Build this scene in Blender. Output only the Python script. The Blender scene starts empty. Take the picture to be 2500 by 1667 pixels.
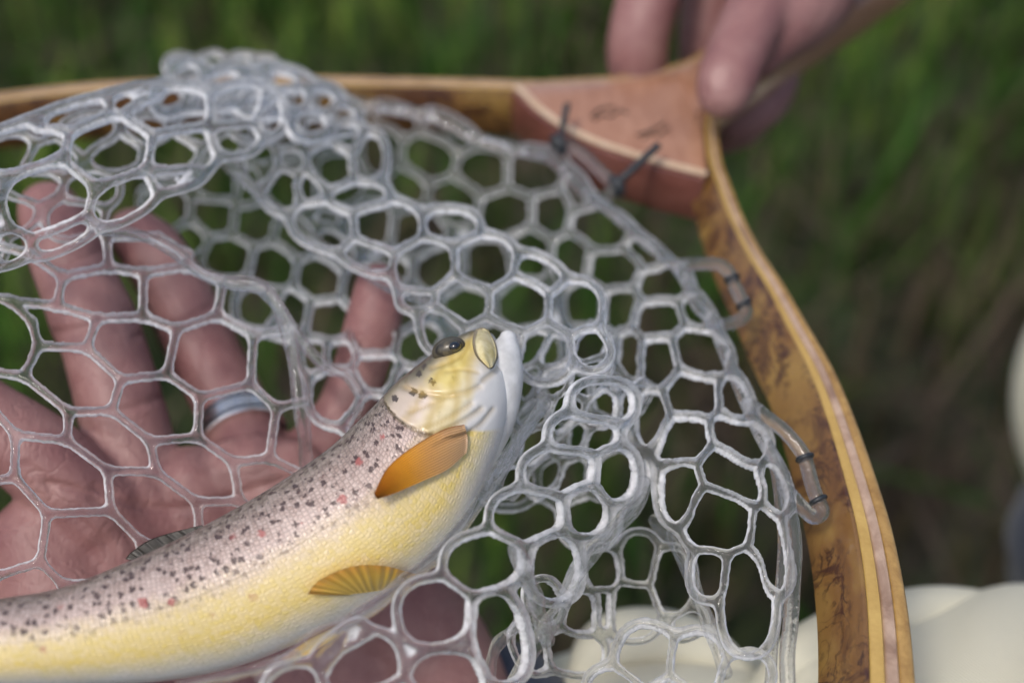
import bpy, bmesh, math, random
import numpy as np
from mathutils import Vector, Matrix
from mathutils.bvhtree import BVHTree

random.seed(7); rng = np.random.default_rng(7)
scene = bpy.context.scene
col = scene.collection

# ------------------------------------------------------------------ camera
LENS, SENSOR = 50.0, 36.0
KPX = SENSOR / LENS / 2500.0            # metres per photo pixel per metre of depth
CAM_H = 0.82
PITCH = math.radians(45.0)
cam_d = bpy.data.cameras.new('camera'); cam = bpy.data.objects.new('camera', cam_d); col.objects.link(cam)
cam.location = (0, 0, CAM_H); cam.rotation_euler = (math.pi/2 - PITCH, 0, 0)
cam_d.lens = LENS; cam_d.sensor_width = SENSOR; cam_d.clip_start = 0.01; cam_d.clip_end = 400
cam_d.dof.use_dof = True; cam_d.dof.focus_distance = 0.328; cam_d.dof.aperture_fstop = 5.6
scene.camera = cam

# ------------------------------------------------------------------ light
SUN_ELEV, SUN_AZ = math.radians(60), math.radians(-140)    # azimuth from +Y (forward), negative = left
world = bpy.data.worlds.new('World'); scene.world = world; world.use_nodes = True
wn = world.node_tree; wn.nodes.clear()
sky = wn.nodes.new('ShaderNodeTexSky'); sky.sky_type = 'NISHITA'; sky.sun_disc = False
sky.sun_elevation = SUN_ELEV; sky.sun_rotation = SUN_AZ
sky.air_density = 1.0; sky.dust_density = 4.0; sky.ozone_density = 1.0
bg = wn.nodes.new('ShaderNodeBackground'); bg.inputs[1].default_value = 0.14
wo = wn.nodes.new('ShaderNodeOutputWorld')
wn.links.new(sky.outputs[0], bg.inputs[0]); wn.links.new(bg.outputs[0], wo.inputs[0])
sun_d = bpy.data.lights.new('sun', 'SUN'); sun = bpy.data.objects.new('sun', sun_d); col.objects.link(sun)
sun_d.energy = 1.5; sun_d.angle = math.radians(10); sun_d.color = (1.0, 0.96, 0.9)
sdir = Vector((math.sin(SUN_AZ)*math.cos(SUN_ELEV), math.cos(SUN_AZ)*math.cos(SUN_ELEV), math.sin(SUN_ELEV)))
sun.rotation_euler = sdir.to_track_quat('Z', 'Y').to_euler(); sun.location = (0, 0, 3)
scene.view_settings.view_transform = 'Standard'; scene.view_settings.look = 'None'
scene.view_settings.gamma = 1.0; scene.view_settings.exposure = 0.22
scene.render.engine = 'CYCLES'
scene.cycles.use_denoising = True
scene.cycles.max_bounces = 8; scene.cycles.transmission_bounces = 7; scene.cycles.transparent_max_bounces = 10
scene.cycles.diffuse_bounces = 2; scene.cycles.glossy_bounces = 3
scene.cycles.use_adaptive_sampling = True; scene.cycles.adaptive_threshold = 0.03
scene.cycles.caustics_reflective = False
scene.cycles.sample_clamp_indirect = 6.0

# ------------------------------------------------------------------ helpers
SP, CP = math.sin(PITCH), math.cos(PITCH)
def W(px, py, d):
    """photo position + distance along the lens axis -> world point"""
    x = (px-1250.0)*KPX*d; y = -(py-833.5)*KPX*d
    return Vector((x, SP*y + CP*d, CAM_H + CP*y - SP*d))
def Wn(px, py, d):
    px = np.asarray(px, float); py = np.asarray(py, float); d = np.asarray(d, float)
    x = (px-1250.0)*KPX*d; y = -(py-833.5)*KPX*d
    return np.stack([x, SP*y + CP*d, CAM_H + CP*y - SP*d], -1)
HOOP_Z = 0.55
def dh(py, z=HOOP_Z):
    """distance at which the sight line at py meets the level plane z"""
    return (CAM_H - z)/CP / (1 + (py-833.5)*KPX)
def WH(px, py, dz=0.0):
    return W(px, py, dh(py, HOOP_Z+dz))

def tag(o, label=None, cat=None, group=None, kind=None):
    if label: o['label'] = label
    if cat: o['category'] = cat
    if group: o['group'] = group
    if kind: o['kind'] = kind
    return o
def empty(name, loc):
    o = bpy.data.objects.new(name, None); col.objects.link(o); o.location = loc; o.empty_display_size = 0.02
    return o
def put(name, me, mat, parent=None, smooth=True):
    o = bpy.data.objects.new(name, me); col.objects.link(o)
    if mat is not None and not me.materials: me.materials.append(mat)
    if smooth:
        me.polygons.foreach_set('use_smooth', [True]*len(me.polygons))
    if parent is not None:
        o.parent = parent
        if parent.parent is None: o.matrix_parent_inverse = Matrix.Translation(-parent.location)   # parts' own origins stay at the world origin
    return o
def mesh_py(name, v, f):
    me = bpy.data.meshes.new(name); me.from_pydata([tuple(map(float, p)) for p in v], [], f); me.update(); return me

def crom(pts, n):
    """Catmull-Rom through rows of pts, n samples"""
    P = np.asarray(pts, float); m = len(P)
    P = np.vstack([2*P[0]-P[1], P, 2*P[-1]-P[-2]])
    t = np.linspace(0, m-1-1e-9, n); i = t.astype(int); u = (t-i)[:, None]
    p0, p1, p2, p3 = P[i], P[i+1], P[i+2], P[i+3]
    return .5*((2*p1)+(-p0+p2)*u+(2*p0-5*p1+4*p2-p3)*u*u+(-p0+3*p1-3*p2+p3)*u**3)

def tube(path, rad, seg=12, V=None, F=None, caps=True):
    """closed tapered tube with rounded ends, appended to V, F"""
    P = np.asarray(path, float); n = len(P)
    r = np.asarray(rad, float)*np.ones(n)
    if caps:                                            # rounded ends
        t0 = P[0]-P[1]; t0 /= np.linalg.norm(t0); t1 = P[-1]-P[-2]; t1 /= np.linalg.norm(t1)
        a = np.radians([78, 55, 30])
        hp = [P[0]+t0*r[0]*math.sin(x) for x in a]; hr = [r[0]*math.cos(x) for x in a]
        tp = [P[-1]+t1*r[-1]*math.sin(x) for x in a[::-1]]; tr = [r[-1]*math.cos(x) for x in a[::-1]]
        P = np.vstack([hp, P, tp]); r = np.concatenate([hr, r, tr]); n = len(P)
    T = np.gradient(P, axis=0); T /= np.linalg.norm(T, axis=1)[:, None]+1e-12
    up = np.array([0, 0, 1.0]) if abs(T[0][2]) < .9 else np.array([1.0, 0, 0])
    N = np.cross(T[0], up); N /= np.linalg.norm(N)
    b = len(V); ang = np.linspace(0, 2*math.pi, seg, endpoint=False)
    for i in range(n):
        N = N - T[i]*np.dot(N, T[i]); N /= np.linalg.norm(N); B = np.cross(T[i], N)
        for a_ in ang: V.append(P[i]+r[i]*(math.cos(a_)*N+math.sin(a_)*B))
    for i in range(n-1):
        for k in range(seg):
            k2 = (k+1) % seg
            F.append((b+i*seg+k, b+i*seg+k2, b+(i+1)*seg+k2, b+(i+1)*seg+k))
    F.append(tuple(b+k for k in range(seg))[::-1]); F.append(tuple(b+(n-1)*seg+k for k in range(seg)))
    return V, F
def Wpath(pts, n):
    c = crom(pts, n); return Wn(c[:, 0], c[:, 1], c[:, 2])

def tps(ctrl):
    """thin-plate spline depth(px,py) from control points"""
    C = np.asarray(ctrl, float); X = C[:, :2]/1000.; n = len(C)
    def U(r2): return .5*r2*np.log(r2+1e-9)
    K = U(((X[:, None]-X[None])**2).sum(-1)) + np.eye(n)*1e-3
    Pm = np.hstack([np.ones((n, 1)), X]); A = np.zeros((n+3, n+3)); A[:n, :n] = K; A[:n, n:] = Pm; A[n:, :n] = Pm.T
    w = np.linalg.solve(A, np.concatenate([C[:, 2], np.zeros(3)]))
    def f(px, py):
        px = np.asarray(px, float)/1000.; py = np.asarray(py, float)/1000.
        out = w[n]+w[n+1]*px+w[n+2]*py
        for i in range(n): out = out + w[i]*U((px-X[i, 0])**2+(py-X[i, 1])**2)
        return out
    return f

# ------------------------------------------------------------------ materials
class NT:
    def __init__(s, name):
        s.m = bpy.data.materials.new(name); s.m.use_nodes = True; s.t = s.m.node_tree; s.t.nodes.clear()
        s.out = s.n('OutputMaterial')
    def n(s, kind, **kw):
        nd = s.t.nodes.new('ShaderNode'+kind)
        for k, v in kw.items():
            if k.startswith('i_'):
                key = k[2:].replace('_', ' ')
                nd.inputs[key].default_value = v
            else: setattr(nd, k, v)
        return nd
    def l(s, a, b): s.t.links.new(a, b)
    def ramp(s, fac, stops, interp='LINEAR'):
        r = s.n('ValToRGB'); cr = r.color_ramp; cr.interpolation = interp
        while len(cr.elements) < len(stops): cr.elements.new(.5)
        for e, (p, c) in zip(cr.elements, stops):
            e.position = p; e.color = tuple(c)+(1,) if len(c) == 3 else c
        s.l(fac, r.inputs[0]); return r.outputs[0]
    def math(s, op, a, b=None, c=None):
        m = s.n('Math', operation=op)
        for i, x in enumerate((a, b, c)):
            if x is None: continue
            if isinstance(x, (int, float)): m.inputs[i].default_value = x
            else: s.l(x, m.inputs[i])
        return m.outputs[0]
    def mix(s, fac, a, b, blend='MIX'):
        m = s.n('Mix', data_type='RGBA', blend_type=blend)
        for x, i in ((fac, 0), (a, 6), (b, 7)):
            if isinstance(x, (int, float)): m.inputs[i].default_value = x
            elif isinstance(x, tuple): m.inputs[i].default_value = x if len(x) == 4 else x+(1,)
            else: s.l(x, m.inputs[i])
        return m.outputs[2]
    def noise(s, vec, scale, detail=3, rough=.5, dist=0):
        n = s.n('TexNoise'); n.inputs['Scale'].default_value = scale; n.inputs['Detail'].default_value = detail
        n.inputs['Roughness'].default_value = rough; n.inputs['Distortion'].default_value = dist
        if vec is not None: s.l(vec, n.inputs['Vector'])
        return n.outputs[0]
    def bump(s, h, strength, dist=.001, normal=None):
        b = s.n('Bump'); b.inputs['Strength'].default_value = strength; b.inputs['Distance'].default_value = dist
        s.l(h, b.inputs['Height'])
        if normal is not None: s.l(normal, b.inputs['Normal'])
        return b.outputs[0]
    def pos(s): return s.n('TexCoord').outputs['Object']
    def scale(s, vec, sc):
        m = s.n('Mapping'); m.inputs['Scale'].default_value = sc; s.l(vec, m.inputs['Vector']); return m.outputs[0]
    def princ(s, **kw):
        p = s.n('BsdfPrincipled')
        for k, v in kw.items():
            key = k.replace('_', ' ')
            if isinstance(v, (int, float, tuple)): p.inputs[key].default_value = v
            else: s.l(v, p.inputs[key])
        s.l(p.outputs[0], s.out.inputs[0]); return p

def mat_rubber(attr=True):
    """clear moulded rubber: glassy flat faces, frosted where the mould walls left the hole rims rough"""
    s = NT('clear_rubber'); P = s.pos()
    n1 = s.noise(P, 330, 2, .6)
    nb = s.bump(n1, .42, .001)
    p = s.princ(Base_Color=(.98, .985, .99, 1), Roughness=.06, IOR=1.45, Transmission_Weight=1.0, Normal=nb)
    d = s.n('BsdfDiffuse'); d.inputs[0].default_value = (.95, .96, .98, 1)
    t = s.n('BsdfTranslucent'); t.inputs[0].default_value = (.95, .96, .98, 1)
    m0 = s.n('MixShader'); m0.inputs[0].default_value = .45; s.l(d.outputs[0], m0.inputs[1]); s.l(t.outputs[0], m0.inputs[2])
    tr = s.n('BsdfTransparent'); tr.inputs[0].default_value = (.96, .965, .975, 1)
    m1 = s.n('MixShader'); s.l(p.outputs[0], m1.inputs[1]); s.l(tr.outputs[0], m1.inputs[2])
    m2 = s.n('MixShader'); s.l(m1.outputs[0], m2.inputs[1]); s.l(m0.outputs[0], m2.inputs[2])
    if attr:
        q = s.n('Attribute', attribute_name='face_in').outputs['Fac']
        s.l(s.ramp(q, [(.25, (.25,)*3), (.6, (.66,)*3)]), m1.inputs[0])
        f = s.ramp(q, [(0, (.92,)*3), (.18, (.66,)*3), (.36, (.08,)*3), (1, (.015,)*3)])
        f = s.math('MULTIPLY', f, s.math('ADD', .2, s.math('MULTIPLY', n1, 1.5))); s.l(f, m2.inputs[0])
    else: m2.inputs[0].default_value = .05; m1.inputs[0].default_value = .35
    s.l(m2.outputs[0], s.out.inputs[0]); return s.m
def mat_simple(name, c, rough=.5, **kw):
    s = NT(name); s.princ(Base_Color=tuple(c)+(1,), Roughness=rough, **kw); return s.m
def mat_wood(name, c0, c1, grain=(60, 60, 60), coat=.7, rough=.35, sc=1.0, dark=None):
    s = NT(name); P = s.pos(); v = s.scale(P, grain)
    n = s.noise(v, 6*sc, 5, .65, .6); n2 = s.noise(P, 900, 2, .6)
    f = s.math('ADD', s.math('MULTIPLY', n, .8), s.math('MULTIPLY', n2, .2))
    c = s.ramp(f, [(.34, c0), (.64, c1)])
    if dark:
        k = s.noise(s.scale(P, (grain[0]*.5, grain[1]*.5, grain[2]*.5)), 4, 4, .6, 1.0)
        c = s.mix(s.ramp(k, [(.5, (0, 0, 0)), (.66, (1, 1, 1))]), c, dark)
    nb = s.bump(n, .15, .0005)
    s.princ(Base_Color=c, Roughness=rough, Coat_Weight=coat, Coat_Roughness=.16, Normal=nb); return s.m
def mat_burl():
    s = NT('burl_veneer'); P = s.pos()
    w = s.noise(P, 55, 4, .6, 1.2)
    base = s.ramp(s.noise(P, 38, 3, .55, .8), [(.3, (.080, .030, .010)), (.5, (.165, .080, .021)), (.7, (.24, .142, .036))])
    # brown figure: fine curling lines and clusters
    wv = s.n('TexWave', wave_type='RINGS', rings_direction='SPHERICAL', wave_profile='SIN'); s.l(s.scale(P, (1, 1, 1)), wv.inputs['Vector'])
    wv.inputs['Scale'].default_value = 55; wv.inputs['Distortion'].default_value = 26; wv.inputs['Detail'].default_value = 4; wv.inputs['Detail Scale'].default_value = 1.6
    lines = s.ramp(wv.outputs['Fac'], [(.0, (1, 1, 1)), (.16, (.35, .35, .35)), (.3, (0, 0, 0))])
    clus = s.ramp(s.noise(P, 46, 3, .6, .5), [(.41, (0, 0, 0)), (.53, (1, 1, 1))])
    clus2 = s.ramp(s.noise(P, 90, 4, .65, 1.4), [(.47, (0, 0, 0)), (.60, (1, 1, 1))])
    c = s.mix(s.math('MULTIPLY', s.math('MULTIPLY', clus, lines), .85), base, (.030, .009, .004))
    c = s.mix(s.math('MULTIPLY', s.math('MULTIPLY', clus, clus2), .9), c, (.045, .013, .006))
    s.princ(Base_Color=c, Roughness=.4, Coat_Weight=.55, Coat_Roughness=.2, Normal=s.bump(w, .12, .0005)); return s.m
def mat_skin():
    s = NT('skin'); P = s.pos()
    a = s.noise(P, 42, 4, .55, .3); b = s.noise(P, 160, 4, .6)
    c = s.ramp(s.math('ADD', s.math('MULTIPLY', a, .7), s.math('MULTIPLY', b, .3)),
               [(.32, (.175, .070, .072)), (.5, (.240, .118, .112)), (.66, (.300, .165, .152))])
    v = s.n('TexVoronoi', feature='DISTANCE_TO_EDGE'); v.inputs['Scale'].default_value = 650
    s.l(s.scale(P, (1, .55, .8)), v.inputs['Vector'])
    cr = s.n('TexVoronoi', feature='DISTANCE_TO_EDGE'); cr.inputs['Scale'].default_value = 60
    wp = s.n('VectorMath', operation='ADD'); s.l(P, wp.inputs[0])
    nz = s.n('TexNoise'); nz.inputs['Scale'].default_value = 120; s.l(P, nz.inputs['Vector'])
    vm = s.n('VectorMath', operation='SCALE'); s.l(nz.outputs['Color'], vm.inputs[0]); vm.inputs['Scale'].default_value = .012
    s.l(vm.outputs[0], wp.inputs[1]); s.l(wp.outputs[0], cr.inputs['Vector'])
    crease = s.ramp(cr.outputs[0], [(0, (0, 0, 0)), (.05, (1, 1, 1))])
    h = s.bump(v.outputs['Distance'], .35, .0006, s.bump(crease, .28, .0006, s.bump(b, .3, .001)))
    s.princ(Base_Color=c, Roughness=.5, Normal=h, Specular_IOR_Level=.4); return s.m
def mat_cloth(name, c, sc=2600):
    s = NT(name); P = s.pos()
    w1 = s.n('TexWave', wave_type='BANDS', bands_direction='DIAGONAL'); w1.inputs['Scale'].default_value = sc*.2; s.l(P, w1.inputs['Vector'])
    w1.inputs['Distortion'].default_value = 1.0
    n = s.noise(P, 30, 4, .6); f = s.noise(P, 2200, 2, .6)
    cc = s.mix(s.math('MULTIPLY', n, .35), tuple(c), tuple(x*.72 for x in c))
    cc = s.mix(s.math('MULTIPLY', w1.outputs['Fac'], .22), cc, tuple(x*.6 for x in c))
    nb = s.bump(w1.outputs['Fac'], .35, .0004, s.bump(f, .2, .0004))
    s.princ(Base_Color=cc, Roughness=.75, Normal=nb, Sheen_Weight=.15); return s.m

M = dict(
    rubber=mat_rubber(), cordr=mat_rubber(False),
    burl=mat_burl(),
    core=mat_wood('yellow_core_wood', (.36, .22, .055), (.50, .335, .10), (8, 8, 60), .6, .35),
    edge=mat_wood('pale_edge_wood', (.48, .34, .22), (.60, .47, .34), (30, 30, 30), .4, .5),
    accent=mat_wood('pale_walnut_wood', (.32, .21, .145), (.46, .33, .24), (30, 30, 30), .7, .3, dark=(.24, .15, .10)),
    outer=mat_wood('amber_outer_wood', (.24, .13, .035), (.42, .26, .08), (30, 30, 30), .7, .3),
    throat=mat_wood('throat_wood', (.27, .125, .07), (.38, .205, .13), (40, 12, 40), .9, .3),
    red=mat_wood('red_facing_wood', (.10, .032, .024), (.17, .065, .05), (20, 20, 40), .6, .32),
    skin=mat_skin(),
    nail=mat_simple('nail', (.33, .195, .18), .55, Specular_IOR_Level=.3),
    steel=mat_simple('ring_metal', (.78, .77, .75), .26, Metallic=1.0),
    steeld=mat_simple('ring_groove_metal', (.12, .12, .13), .35, Metallic=1.0),
    black=mat_simple('black_cord', (.018, .022, .026), .45),
    ocean=mat_cloth('navy_cloth', (.022, .030, .055), 1800),
    cream=mat_cloth('cream_cloth', (.66, .63, .49)),
)

# ------------------------------------------------------------------ ground
def build_ground():
    xs = np.concatenate([[-60, -20, -6], np.linspace(-2.4, 2.4, 90), [6, 20, 60]])
    ys = np.concatenate([[-60, -20, -6], np.linspace(-1.2, 3.6, 90), [8, 22, 60]])
    V = []; F = []
    for y in ys:
        for x in xs:
            z = .012*math.sin(5.1*x+1.3*y)+.010*math.sin(7.7*y-2.2*x)+.006*math.sin(19*x+11*y) if abs(x) < 2.5 and -1.3 < y < 3.7 else 0
            V.append((x, y, z-.02))
    n = len(xs)
    for j in range(len(ys)-1):
        for i in range(n-1): F.append((j*n+i, j*n+i+1, (j+1)*n+i+1, (j+1)*n+i))
    s = NT('soil_and_moss'); P = s.pos()
    a = s.noise(P, 7, 5, .6, .4); b = s.noise(P, 45, 4, .65)
    soil = s.ramp(b, [(.3, (.016, .011, .008)), (.55, (.050, .036, .026)), (.75, (.095, .075, .055))])
    moss = s.ramp(b, [(.3, (.010, .022, .006)), (.7, (.035, .062, .014))])
    c = s.mix(s.ramp(a, [(.42, (1, 1, 1)), (.6, (0, 0, 0))]), soil, moss)
    s.princ(Base_Color=c, Roughness=.9, Normal=s.bump(b, .8, .02))
    o = put('ground', mesh_py('ground', V, F), s.m); tag(o, 'dark earth and moss under the grass', 'ground', kind='structure')
build_ground()

def blades(name, n, greenness, hmin, hmax, wmin, wmax, mat, label, cat, bend=.6, region=None):
    V = []; F = []; tint = []
    for k in range(n):
        for _ in range(30):
            x = rng.uniform(-1.15, 1.15); y = rng.uniform(.1, 2.5)
            if region is None or rng.random() < region(x, y): break
        h = rng.uniform(hmin, hmax)*(.6+.8*rng.random()); w = rng.uniform(wmin, wmax)
        a = rng.uniform(0, 2*math.pi); lean = rng.uniform(.05, bend)
        dx, dy = math.cos(a)*lean, math.sin(a)*lean; b = a+math.pi/2+rng.uniform(-.5, .5)
        sx, sy = math.cos(b)*w/2, math.sin(b)*w/2
        t = float(np.clip(greenness(x, y)+rng.normal(0, .20), 0, 1)); base = len(V)
        for q, ww in ((0, .8), (.4, 1), (.75, .7)):
            cx, cy, cz = x+dx*h*q*q, y+dy*h*q*q, -.015+h*q*(1-.25*lean*q)
            V += [(cx-sx*ww, cy-sy*ww, cz), (cx+sx*ww, cy+sy*ww, cz)]; tint += [t, t]
        V.append((x+dx*h, y+dy*h, -.015+h*(1-.25*lean))); tint.append(t)
        F += [(base, base+1, base+3, base+2), (base+2, base+3, base+5, base+4), (base+4, base+5, base+6)]
    me = mesh_py(name, V, F); at = me.attributes.new('tint', 'FLOAT', 'POINT'); at.data.foreach_set('value', tint)
    o = put(name, me, mat); tag(o, label, cat, kind='stuff'); return o
def mat_grass():
    s = NT('grass_blades'); a = s.n('Attribute', attribute_name='tint')
    c = s.ramp(a.outputs['Fac'], [(0, (.11, .080, .058)), (.25, (.066, .056, .026)), (.5, (.046, .090, .013)), (.75, (.036, .115, .015)), (1, (.19, .27, .05))])
    p = s.princ(Base_Color=c, Roughness=.7, Specular_IOR_Level=.2)
    t = s.n('BsdfTranslucent'); s.l(c, t.inputs[0]); m = s.n('MixShader'); m.inputs[0].default_value = .25
    s.l(p.outputs[0], m.inputs[1]); s.l(t.outputs[0], m.inputs[2]); s.l(m.outputs[0], s.out.inputs[0]); return s.m
MG = mat_grass()
def grn(x, y):
    f = .60 + .18*math.sin(4.3*x+1.1)*math.sin(5.2*y+.4) + .14*math.sin(11*x-7*y)
    f += .16*np.clip((y-.85)/.6, -1.2, 1) - .30*np.clip((x-.10)/.25, 0, 1)*np.clip((.86-y)/.22, 0, 1)
    return f
blades('grass', 15000, grn, .05, .13, .004, .010, MG, 'short green and brown meadow grass blurred behind the net', 'grass',
       region=lambda x, y: np.clip(grn(x, y)+.30, .15, 1))
blades('dead_grass', 2600, lambda x, y: .06, .05, .16, .003, .007, MG, 'dry brown stalks and litter among the grass', 'dead grass', bend=1.6,
       region=lambda x, y: np.clip(1-grn(x, y)+.1, .1, 1))

# ------------------------------------------------------------------ landing net: wooden hoop
net = tag(empty('landing_net', WH(1500, 300)), 'wooden hoop landing net with clear rubber mesh bag cradling the trout', 'net')

# centre line of the inner top edge, in the level plane of the hoop (photo-derived points in view, an oval beyond)
def hp(px, py): p = WH(px, py); return (p.x, p.y)
HP = [hp(1900, 45), hp(1800, 110), hp(1690, 172), hp(1560, 205), hp(1420, 216), hp(1290, 222), hp(1150, 219), hp(1000, 216), hp(820, 213), hp(600, 212), hp(400, 219), hp(200, 231), hp(0, 254), hp(-180, 285)]
xl, yl = HP[-1]
OV = [(xl-.05, yl-.035), (xl-.085, yl-.09), (xl-.085, yl-.16), (xl-.045, yl-.23), (xl+.02, yl-.29), (xl+.09, yl-.335), (xl+.16, yl-.345), (xl+.215, yl-.31)]
HR = [hp(2112, 1900), hp(2110, 1667), hp(2104, 1468), hp(2083, 1298), hp(2053, 1170), hp(2010, 1020), hp(1969, 907), hp(1915, 799), hp(1864, 698), hp(1817, 618), hp(1775, 530), hp(1747, 452), hp(1729, 400), hp(1720, 345), hp(1720, 290), hp(1745, 235), hp(1810, 190), hp(1900, 130)]
PATH = crom(HP+OV+HR, 420)
# arc-length resample
seg = np.linalg.norm(np.diff(PATH, axis=0), axis=1); cum = np.concatenate([[0], np.cumsum(seg)])
NP = 420; sg = np.linspace(0, cum[-1], NP)
PATH = np.stack([np.interp(sg, cum, PATH[:, 0]), np.interp(sg, cum, PATH[:, 1])], 1)
TAN = np.gradient(PATH, axis=0); TAN /= np.linalg.norm(TAN, axis=1)[:, None]
OUT = np.stack([TAN[:, 1], -TAN[:, 0]], 1)           # provisional outward
cen = PATH.mean(0)
sgn = np.sign(((PATH-cen)*OUT).sum(1).mean()); OUT = OUT*sgn
iR = np.argmin(np.linalg.norm(PATH-np.array(HR[1]), axis=1)); iR2 = NP-1
# the hoop's faces lean: inner face tips up to the light along the right arm
LEAN = np.interp(np.arange(NP), [0, 120, iR-60, iR, iR+40, iR2], np.radians([3, 3, 20, 27, 32, 20]))
SCL = np.interp(np.arange(NP), [0, 60, 150, iR-40, iR, iR+(iR2-iR)*.4, iR+(iR2-iR)*.58, iR+(iR2-iR)*.75, iR2], [.55, .70, .72, 1.0, 1.08, .74, .54, .46, .42])
HSC = np.interp(np.arange(NP), [0, iR, iR+(iR2-iR)*.45, iR+(iR2-iR)*.7, iR2], [1, 1, .88, .68, .62])
def strip(name, o0, o1, h0, h1, mat, parent, rnd=.0007, corner=None):
    """a bent wooden strip from outward offset o0..o1 and height h0 (bottom)..h1 (top)"""
    r = rnd
    prof = [(o0+r, h1), (o1-r, h1), (o1, h1-r), (o1, h0+r), (o1-r, h0), (o0+r, h0), (o0, h0+r), (o0, h1-r)]
    if corner:        # rounded outer top corner
        c = corner; prof = [(o0+r, h1)]+[(o1-c+c*math.sin(a), h1-c+c*math.cos(a)) for a in np.radians([0, 18, 36, 54, 72, 90])]+[(o1, h0+r), (o1-r, h0), (o0+r, h0), (o0, h0+r), (o0, h1-r)]
    V = []; F = []; k = len(prof)
    for i in range(NP):
        ca, sa = math.cos(LEAN[i]), math.sin(LEAN[i])
        for (o, h) in prof:
            h = h*HSC[i]; oo = o*SCL[i] + h*sa; hh = -o*sa*.2 + h*ca             # the section leans outwards
            V.append((PATH[i, 0]+OUT[i, 0]*oo, PATH[i, 1]+OUT[i, 1]*oo, HOOP_Z+hh))
    for i in range(NP-1):
        for j in range(k):
            F.append((i*k+j, i*k+(j+1) % k, (i+1)*k+(j+1) % k, (i+1)*k+j))
    F.append(tuple(range(k))); F.append(tuple((NP-1)*k+j for j in range(k))[::-1])
    me = mesh_py(name, V, F)
    bm = bmesh.new(); bm.from_mesh(me); bmesh.ops.recalc_face_normals(bm, faces=bm.faces); bm.to_mesh(me); bm.free()
    o = put(name, me, mat, parent, smooth=True)
    md = o.modifiers.new('es', 'EDGE_SPLIT'); md.split_angle = math.radians(40)
    return o
hoop = strip('hoop', .0012, .0048, -.0170, .0, M['core'], net)
strip('inner_veneer', .0, .00116, -.0172, .0003, M['burl'], hoop, rnd=.0003)
strip('accent_strip', .00484, .0076, -.0170, .0001, M['accent'], hoop)
strip('outer_strip', .00764, .0112, -.0168, -.0001, M['outer'], hoop, corner=.0016)

# throat block between the arms, and the handle
def prism(name, poly, ztop, zbot, mat, parent, bev=.001):
    bm = bmesh.new()
    top = [bm.verts.new((x, y, ztop)) for x, y in poly]; bot = [bm.verts.new((x, y, zbot)) for x, y in poly]
    bm.faces.new(top); bm.faces.new(bot[::-1]); n = len(poly)
    for i in range(n): bm.faces.new((top[i], bot[i], bot[(i+1) % n], top[(i+1) % n]))
    bmesh.ops.recalc_face_normals(bm, faces=bm.faces)
    es = [e for e in bm.edges if len(e.link_faces) == 2 and e.calc_face_angle(0) > .6]
    bmesh.ops.bevel(bm, geom=es, offset=bev, segments=2, affect='EDGES', profile=.5)
    me = bpy.data.meshes.new(name); bm.to_mesh(me); bm.free()
    o = put(name, me, mat, parent); md = o.modifiers.new('es', 'EDGE_SPLIT'); md.split_angle = math.radians(35); return o
front = crom([hp(1262, 214), hp(1335, 282), hp(1430, 338), hp(1570, 386), hp(1726, 428)], 24)
back = crom([hp(1716, 330), hp(1716, 255), hp(1740, 200), hp(1760, 150), hp(1700, 160), hp(1600, 186), hp(1500, 201), hp(1390, 208), hp(1300, 212)], 40)
throat = prism('throat_block', [tuple(p) for p in np.vstack([front, back])], HOOP_Z+.0006, HOOP_Z-.0142, M['throat'], net, .0006)
# darker facing glued on the front of the throat
fo = np.array(front); tn = np.gradient(fo, axis=0); tn /= np.linalg.norm(tn, axis=1)[:, None]; nn = np.stack([tn[:, 1], -tn[:, 0]], 1)
if nn[12, 1] > 0: nn = -nn
facing = prism('throat_facing', [tuple(p) for p in np.vstack([fo+nn*.0026, (fo+nn*.0001)[::-1]])], HOOP_Z-.0002, HOOP_Z-.0165, M['red'], throat, .0006)
prism('throat_edge', [tuple(p) for p in np.vstack([fo+nn*.0012, (fo-nn*.0008)[::-1]])], HOOP_Z+.0012, HOOP_Z-.0001, M['edge'], throat, .0003)
hl = crom([hp(1640, 176), hp(1760, 118), hp(1880, 50), hp(2010, -40), hp(2170, -150), hp(2330, -270)], 30)
hr = crom([hp(1712, 345), hp(1738, 262), hp(1800, 215), hp(1900, 150), hp(2020, 70), hp(2150, -15), hp(2300, -120), hp(2440, -230)], 34)
handle = prism('handle', [tuple(p) for p in np.vstack([hl, hr[::-1]])], HOOP_Z+.0012, HOOP_Z-.0150, M['throat'], net, .0030)
# scorched maker's lettering lines on the throat (thin strokes, illegible in the photograph)
def stroke(pts, r, name, mat, parent, n=20, dz=.0008):
    c = crom([tuple(WH(x, y, dz)) for x, y in pts], n); V, F = tube(c, r, 6, [], [])
    return put(name, mesh_py(name, V, F), mat, parent)
MB = mat_simple('burnt_mark', (.10, .055, .04), .6)
for pts in ([(1445, 285), (1462, 268), (1480, 262), (1500, 262)], [(1452, 292), (1475, 280), (1490, 285), (1512, 270), (1530, 276)],
            [(1555, 330), (1580, 322), (1602, 312), (1622, 298)], [(1570, 338), (1592, 326), (1610, 330), (1632, 312)]):
    stroke(pts, .0005, 'burnt_mark', MB, throat)

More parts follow.
